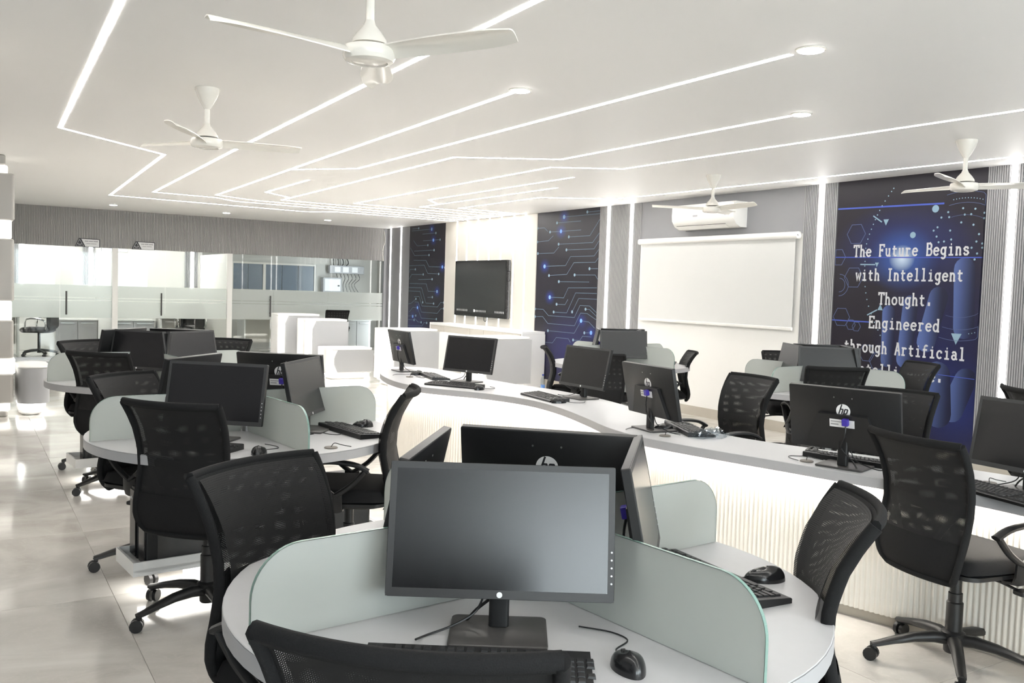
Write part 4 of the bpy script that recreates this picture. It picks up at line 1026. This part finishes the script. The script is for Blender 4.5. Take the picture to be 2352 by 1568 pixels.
MON = [  # base x, y, facing, label, group
 (.985,1.618,-.53,-.85,'black monitor facing the camera on the nearest round table','monitors on the nearest round table'),
 (.948,2.045,-.78,.63,'black monitor turned left, edge-on, on the nearest round table','monitors on the nearest round table'),
 (1.425,2.085,.69,.72,'black monitor showing its white badge behind the front one on the nearest table','monitors on the nearest round table'),
 (1.455,1.66,.735,-.68,'black monitor turned right, edge-on, on the nearest round table','monitors on the nearest round table'),
 (.995,4.25,-.66,-.75,'black monitor facing us over the chair on the second left table','monitors on the second left table'),
 (.97,4.76,-.72,.70,'black monitor turned to the far left on the second left table','monitors on the second left table'),
 (1.525,4.865,.65,.76,'black monitor with its badge toward us on the second left table','monitors on the second left table'),
 (1.52,4.375,.776,-.63,'black monitor turned right with a bright reflection on the second left table','monitors on the second left table'),
 (1.10,7.01,-.745,-.667,'black monitor facing us on the farthest left table','monitors on the farthest left table'),
 (1.49,6.95,.50,-.86,'grey-screened monitor beside the front one on the farthest left table','monitors on the farthest left table'),
 (1.02,7.36,-.70,.72,'black monitor facing the far left on the farthest left table','monitors on the farthest left table'),
 (1.50,7.34,.60,.80,'black monitor facing away on the farthest left table','monitors on the farthest left table'),
 (5.84,7.27,-.45,-.89,'black monitor facing us on the table by the screen','monitors on the table by the screen'),
 (6.26,7.45,.70,-.71,'black monitor at the right of the table by the screen','monitors on the table by the screen'),
 (6.20,7.78,.4,.92,'black monitor facing away on the table by the screen','monitors on the table by the screen'),
 (5.76,7.72,-.83,.56,'black monitor turned left on the table by the screen','monitors on the table by the screen'),
 (6.00,4.82,-.62,-.78,'black monitor facing us on the mural table','monitors on the mural table'),
 (5.98,5.27,-.86,.50,'black monitor turned left with a pale screen on the mural table','monitors on the mural table'),
 (6.36,5.22,.6,.8,'black monitor facing away on the mural table','monitors on the mural table'),
 (6.36,4.86,.78,-.62,'black monitor turned right on the mural table','monitors on the mural table'),
 (3.335,7.20,1,-.05,'black monitor edge-on at the far left tip of the counter','monitors on the counter'),
 (3.43,6.24,-.92,-.38,'black monitor facing us on the counter before the white wide block','monitors on the counter'),
 (3.70,5.07,-.99,-.05,'slanting black monitor facing left in the middle of the counter','monitors on the counter'),
 (3.255,3.76,.99,-.12,'black monitor turned away with badge and label left on the counter','monitors on the counter'),
 (3.37,2.60,.95,.30,'black monitor turned away with badge and blue plug in front of the mural','monitors on the counter'),
 (3.60,1.93,-1,.05,'black monitor cut by the right edge of the photo on the counter','monitors on the counter'),
]
mo0 = make_monitor()
for i, (x, y, fx, fy, lab, grp) in enumerate(MON):
    m_ = mo0 if i == 0 else copy_tree(mo0)
    m_.location = (x, y, DESK); m_.rotation_euler.z = face_angle(fx, fy); tag(m_, lab, 'monitor', grp)

# ================================================================== KEYBOARDS, MICE
KW, KD = .445, .150
def key_layout():
    K = []; p = .019
    def row(y, xs): 
        for x, w_ in xs: K.append((x, y, w_))
    x0 = -KW/2+.018
    row(.055, [(x0+.008, 1)]+[(x0+.008+p*(2+k+(k//4)*.5), 1) for k in range(12)]+[(x0+.008+p*(15.6+k), 1) for k in range(3)])
    row(.028, [(x0+.008+p*k, 1) for k in range(13)]+[(x0+.008+p*13.5, 2)]+[(x0+.008+p*(15.6+k), 1) for k in range(3)]+[(x0+.008+p*(18.9+k), 1) for k in range(4)])
    row(.009, [(x0+.013, 1.5)]+[(x0+.008+p*(1.5+k), 1) for k in range(12)]+[(x0+.008+p*13.75, 1.5)]+[(x0+.008+p*(15.6+k), 1) for k in range(3)]+[(x0+.008+p*(18.9+k), 1) for k in range(4)])
    row(-.010, [(x0+.016, 1.8)]+[(x0+.008+p*(1.8+k), 1) for k in range(11)]+[(x0+.008+p*13.4, 2.2)]+[(x0+.008+p*(18.9+k), 1) for k in range(3)])
    row(-.029, [(x0+.018, 2.2)]+[(x0+.008+p*(2.3+k), 1) for k in range(10)]+[(x0+.008+p*13.1, 2.7), (x0+.008+p*16.6, 1)]+[(x0+.008+p*(18.9+k), 1) for k in range(4)])
    row(-.048, [(x0+.011, 1.3), (x0+.008+p*1.5, 1.2), (x0+.008+p*2.8, 1.2), (x0+.008+p*6.5, 6), (x0+.008+p*10.4, 1.2), (x0+.008+p*11.7, 1.2), (x0+.008+p*13.4, 1.4)]+[(x0+.008+p*(15.6+k), 1) for k in range(3)]+[(x0+.008+p*19.4, 2), (x0+.008+p*20.9, 1)])
    return K
KEYS = key_layout()
def key_mb(mb, x, y, w_, z):
    a = w_*.019/2-.0012; b = .019/2-.0012
    mb.add([(x-a,y-b,z),(x+a,y-b,z),(x+a,y+b,z),(x-a,y+b,z),(x-a+.0022,y-b+.0022,z+.005),(x+a-.0022,y-b+.0022,z+.005),(x+a-.0022,y+b-.0018,z+.005),(x-a+.0022,y+b-.0018,z+.005)],
           [(4,5,6,7),(0,1,5,4),(1,2,6,5),(2,3,7,6),(3,0,4,7)])
def make_keyboard(single):
    t = empty('keyboard')
    pr = [(-KD/2,0),(KD/2,0),(KD/2,.022),(KD/2-.004,.025),(-KD/2+.004,.014),(-KD/2,.011)]
    MB().prism(pr, -KW/2, KW/2, lambda a, b, q: (q, a, b)).build('case', 'black_plastic', t)
    sl = lambda y: .0125+(y+KD/2)*.078
    if single:
        cache = {}
        for x, y, w_ in KEYS:
            if w_ not in cache:
                mb = MB(); key_mb(mb, 0, 0, w_, 0); o = mb.build('key', 'key_black', t); cache[w_] = o.data
            else: o = put('key', cache[w_], t)
            o.location = (x, y, sl(y)); o.rotation_euler.x = .078
    else:
        mb = MB()
        for x, y, w_ in KEYS: key_mb(mb, x, y, w_, sl(y))
        o = mb.build('keys', 'key_black', t); o['kind'] = 'stuff'
    MB().tube(spline([(-.06,KD/2,.012),(-.06,KD/2+.03,.004),(-.02,KD/2+.06,.003),(.04,KD/2+.07,.003)], 5), .002, 5).build('cable', 'black_plastic', t)
    return t
def make_mouse():
    t = empty('mouse')
    def sh(u, v):
        a = 2*PI*u; q = v*PI/2; y = .056*math.sin(a); x = (.030+.003*math.cos(2*a))*math.cos(a)
        h = .036*(1-.18*math.sin(a)) ; r_ = math.cos(q)**.55
        return (x*r_, y*r_-.004*(1-r_), h*math.sin(q)*(.93))
    MB().grid(28, 10, sh).build('shell', 'black_gloss', t, 60)
    MB().cyl(.0065, -.0035, .0035, (0,.028,.0225), 14, 'x').build('scroll_wheel', 'black_plastic', t, 40)
    MB().tube([(0,.050,.014),(0,.036,.0245),(0,.01,.0325)], .0008, 4).build('button_seam', 'badge_ink', t)
    MB().tube(spline([(0,.055,.008),(.01,.09,.003),(.05,.13,.003),(.03,.18,.003),(-.03,.22,.004)], 6), .0018, 5).build('cable', 'black_plastic', t)
    return t
kb1 = make_keyboard(True); kb2 = make_keyboard(False); ms = make_mouse()
used = set()
def place(src, x, y, fx, fy, lab, cat, grp, z=DESK):
    o = src if src.name not in used else copy_tree(src)
    used.add(src.name); o.location = (x, y, z); o.rotation_euler.z = face_angle(fx, fy); tag(o, lab, cat, grp); return o
# keyboards: (x, y) centre, direction from user to screen
place(kb1, .845, 1.465, .547, .837, 'black keyboard in front of the monitor nearest the camera', 'keyboard', 'keyboards')
place(kb1, 1.665, 1.69, -.998, .06, 'black keyboard at the right of the nearest round table', 'keyboard', 'keyboards')
place(kb2, .865, 4.085, .74, .67, 'black keyboard hidden by the chair on the second left table', 'keyboard', 'keyboards')
place(kb2, 1.685, 4.25, -.97, -.12, 'black keyboard at the right side of the second left table', 'keyboard', 'keyboards')
place(kb2, 3.34, 6.63, -.95, .2, 'black keyboard at the far left tip of the counter', 'keyboard', 'keyboards')
place(kb2, 3.19, 5.99, .83, .50, 'black keyboard below the counter monitor facing us', 'keyboard', 'keyboards')
place(kb2, 3.45, 5.15, .98, -.1, 'black keyboard left of the slanting counter monitor', 'keyboard', 'keyboards')
place(kb2, 3.415, 3.66, -.90, .42, 'black keyboard beside the crumpled clear plastic wrap', 'keyboard', 'keyboards')
place(kb2, 3.52, 2.66, -.96, -.25, 'black keyboard behind the neck of the badge monitor at right', 'keyboard', 'keyboards')
place(kb2, 3.45, 1.95, .98, -.2, 'black keyboard before the monitor at the right photo edge', 'keyboard', 'keyboards')
place(kb2, 5.78, 7.05, .45, .89, 'black keyboard on the table by the screen, in front of its monitor', 'keyboard', 'keyboards')
place(kb2, 6.50, 7.33, -.7, .71, 'black keyboard at the right of the table by the screen', 'keyboard', 'keyboards')
MI = [(1.125,1.35,.3,.95,'black glossy mouse at the right of the nearest keyboard'),(1.80,1.62,-.9,.44,'black mouse at the right rim of the nearest round table'),
 (1.10,3.84,.5,.86,'black mouse at the front of the second left table'),(1.80,4.39,-.95,.3,'black mouse beside the keyboard at right on the second left table'),
 (3.29,6.86,-1,.1,'black mouse at the left tip of the counter'),(3.26,5.73,.83,.5,'black mouse beside the keyboard of the counter monitor facing us'),
 (3.40,4.90,.98,-.1,'black mouse at the end of the mid-counter keyboard'),(3.30,3.74,-.9,.4,'black mouse by the foot of the left badge monitor'),
 (3.47,2.87,-.95,-.3,'black mouse left of the badge monitor with the blue plug')]
for x, y, fx, fy, lab in MI: place(ms, x, y, fx, fy, lab, 'mouse', 'mice')
def puck(x, y, lab):
    t = empty('cable_grommet', (x, y, DESK))
    MB().lathe([(.030,0),(.031,.003),(.028,.006)], 20).build('cap', 'puck_brown', t, 40)
    MB().tube(spline([(0,0,.006),(.02,.01,.02),(.05,.0,.012),(.09,-.02,.004)], 5), .002, 5).build('cable', 'black_plastic', t)
    tag(t, lab, 'cable grommet', 'cable grommets')
puck(1.432, 3.86, 'small brown disc on the right side of the second left table')
puck(3.30, 2.755, 'round cable disc left of the badge monitor with the blue plug')
puck(3.155, 3.56, 'round cable disc at the foot of the left badge monitor')
puck(3.645, 2.10, 'round cable disc under the monitor at the right photo edge')
puck(3.15, 6.70, 'round cable disc near the left tip of the counter')
# headset-like cable knots and plastic wrap
def wrap():
    random.seed(3); t = MB()
    def f(u, v):
        a = 2*PI*u; r_ = .03+.07*v
        n = .012*math.sin(7*a+9*v)+.01*random.random()
        return (r_*math.cos(a)*1.3+n, r_*math.sin(a)*.7+n, max(.001, (.035*(1-v)+.012*math.sin(5*a+12*v)+.012*random.random())))
    t.grid(26, 8, f); return t.build('plastic_wrap', 'clear_plastic', None, loc=(3.37, 3.45, DESK))
tag(wrap(), 'crumpled clear plastic wrap on the counter beside a keyboard', 'plastic wrap')

# ================================================================== COMPUTERS under the tables
def make_tower():
    t = empty('computer_tower')
    MB().rbox(-.05, .05, -.15, .15, 0, .33, .006).build('case', 'black_plastic', t)
    MB().rbox(-.045, .045, .15, .158, .01, .32, .004, axis='y').build('front_panel', 'black_gloss', t)
    MB().lathe([(.007,0),(.007,.002)], 14, (.02,.158,.28), 'y').build('power_button', 'badge_white', t)
    MB().box(-.0512, -.05, -.13, .10, .02, .30).build('side_cover', 'dark_metal', t)
    mb = MB()
    for k in range(6): mb.tube(spline([(-.03+.012*k,-.15,.2),(-.04+.015*k,-.2,.16),(-.03+.01*k,-.19,.03*k+.02),(-.02,-.15,.08)], 4), .003, 5)
    mb.build('cable_bundle', 'black_plastic', t)
    return t
tw = make_tower(); TWL = []
for i, (c, a, lab) in enumerate(TB):
    nm = ['nearest round table', 'second left table', 'farthest left table', 'table by the screen', 'mural table'][i]
    for k, (sx, sy, wh) in enumerate(((-1,-1,'front'),(1,-1,'right'),(-1,1,'left'),(1,1,'far'))):
        if (i, k) in ((0,2),(0,3),(1,3),(2,3),(3,3),(4,3),(2,2),(4,2),(3,2)): continue
        o = tw if not TWL else copy_tree(tw); TWL.append(o)
        r_ = R(a); lx, ly = (-.36 if sx < 0 else .48), sy*.075
        o.location = (c[0]+lx*math.cos(r_)-ly*math.sin(r_), c[1]+lx*math.sin(r_)+ly*math.cos(r_), .1455)
        o.rotation_euler.z = r_+(PI/2 if sx < 0 else -PI/2)
        tag(o, 'black computer tower on the %s side under the %s' % (wh, nm), 'computer', 'computer towers under the tables')

# ================================================================== FANS
def make_fan():
    t = empty('ceiling_fan')
    MB().lathe([(.075,0),(.075,-.012),(.062,-.05),(.036,-.10),(.018,-.13),(.0165,-.13)], 24).build('canopy', 'fan_white', t, 40)
    MB().cyl(.0165, -.25, -.12, n=14).build('rod', 'fan_white', t, 40)
    MB().lathe([(.017,-.215),(.024,-.235),(.05,-.265),(.066,-.290),(.068,-.303),(.058,-.305)], 24).build('shroud', 'fan_white', t, 40)
    MB().cyl(.05, -.315, -.303, n=20).build('motor_gap', 'dark_metal', t, 40)
    MB().lathe([(.07,-.312),(.094,-.316),(.098,-.33),(.098,-.352),(.09,-.366),(.07,-.372),(.066,-.366),(.05,-.372),(.01,-.374)], 32).build('motor_hub', 'fan_white', t, 40)
    for k in range(3):
        c, s = math.cos(k*2*PI/3), math.sin(k*2*PI/3)
        def bl(u, v, dz):
            r_ = .088+.51*u; wd = (.035+.028*math.sin(min(1,u*1.6)*PI/2))*(1-.45*max(0,(u-.75)/.25)**2)
            y = (v-.5)*2*wd+.012*u; z = -.338+(v-.5)*-.034*(1-.3*u)+.012*math.sin(PI*v)+dz+.012*u
            return (r_*c-y*s, r_*s+y*c, z)
        mb = MB().grid(16, 6, lambda u, v: bl(u, v, .0)).grid(16, 6, lambda u, v: bl(u, v, .005))
        mb.grid(16, 1, lambda u, v: bl(u, 0, .005*v)).grid(16, 1, lambda u, v: bl(u, 1, .005*v)).grid(1, 6, lambda u, v: bl(1, v, .005*u))
        mb.build('blade', 'fan_white', t, 50)
    return t
fn = make_fan()
for i, (x, y, a, lab) in enumerate([(1.31,3.21,182,'white ceiling fan nearest the camera, filling the top of the photo'),(1.33,5.90,237,'white ceiling fan at the upper left beyond the first'),
                                    (6.39,6.65,145,'white ceiling fan in front of the air conditioner'),(6.31,3.96,196,'white ceiling fan at the right before the lettered mural')]):
    o = fn if i == 0 else copy_tree(fn); o.location = (x, y, HC); o.rotation_euler.z = R(a); tag(o, lab, 'ceiling fan', 'ceiling fans')

# ================================================================== SMALL THINGS
bt = empty('water_bottle', (7.28, 10.92, 0))
MB().lathe([(.030,0),(.034,.006),(.034,.10),(.031,.105),(.034,.11),(.034,.16),(.020,.205),(.013,.215),(.013,.235)], 18).build('bottle_body', 'clear_plastic', bt, 40)
MB().lathe([(.032,.004),(.032,.09),(.0,.0905)], 16).build('blue_label', 'print_sky', bt, 40)
MB().cyl(.0145, .225, .245, n=12).build('cap', 'print_blue', bt, 40)
tag(bt, 'clear water bottle with blue band on the floor by the circuit mural', 'bottle')
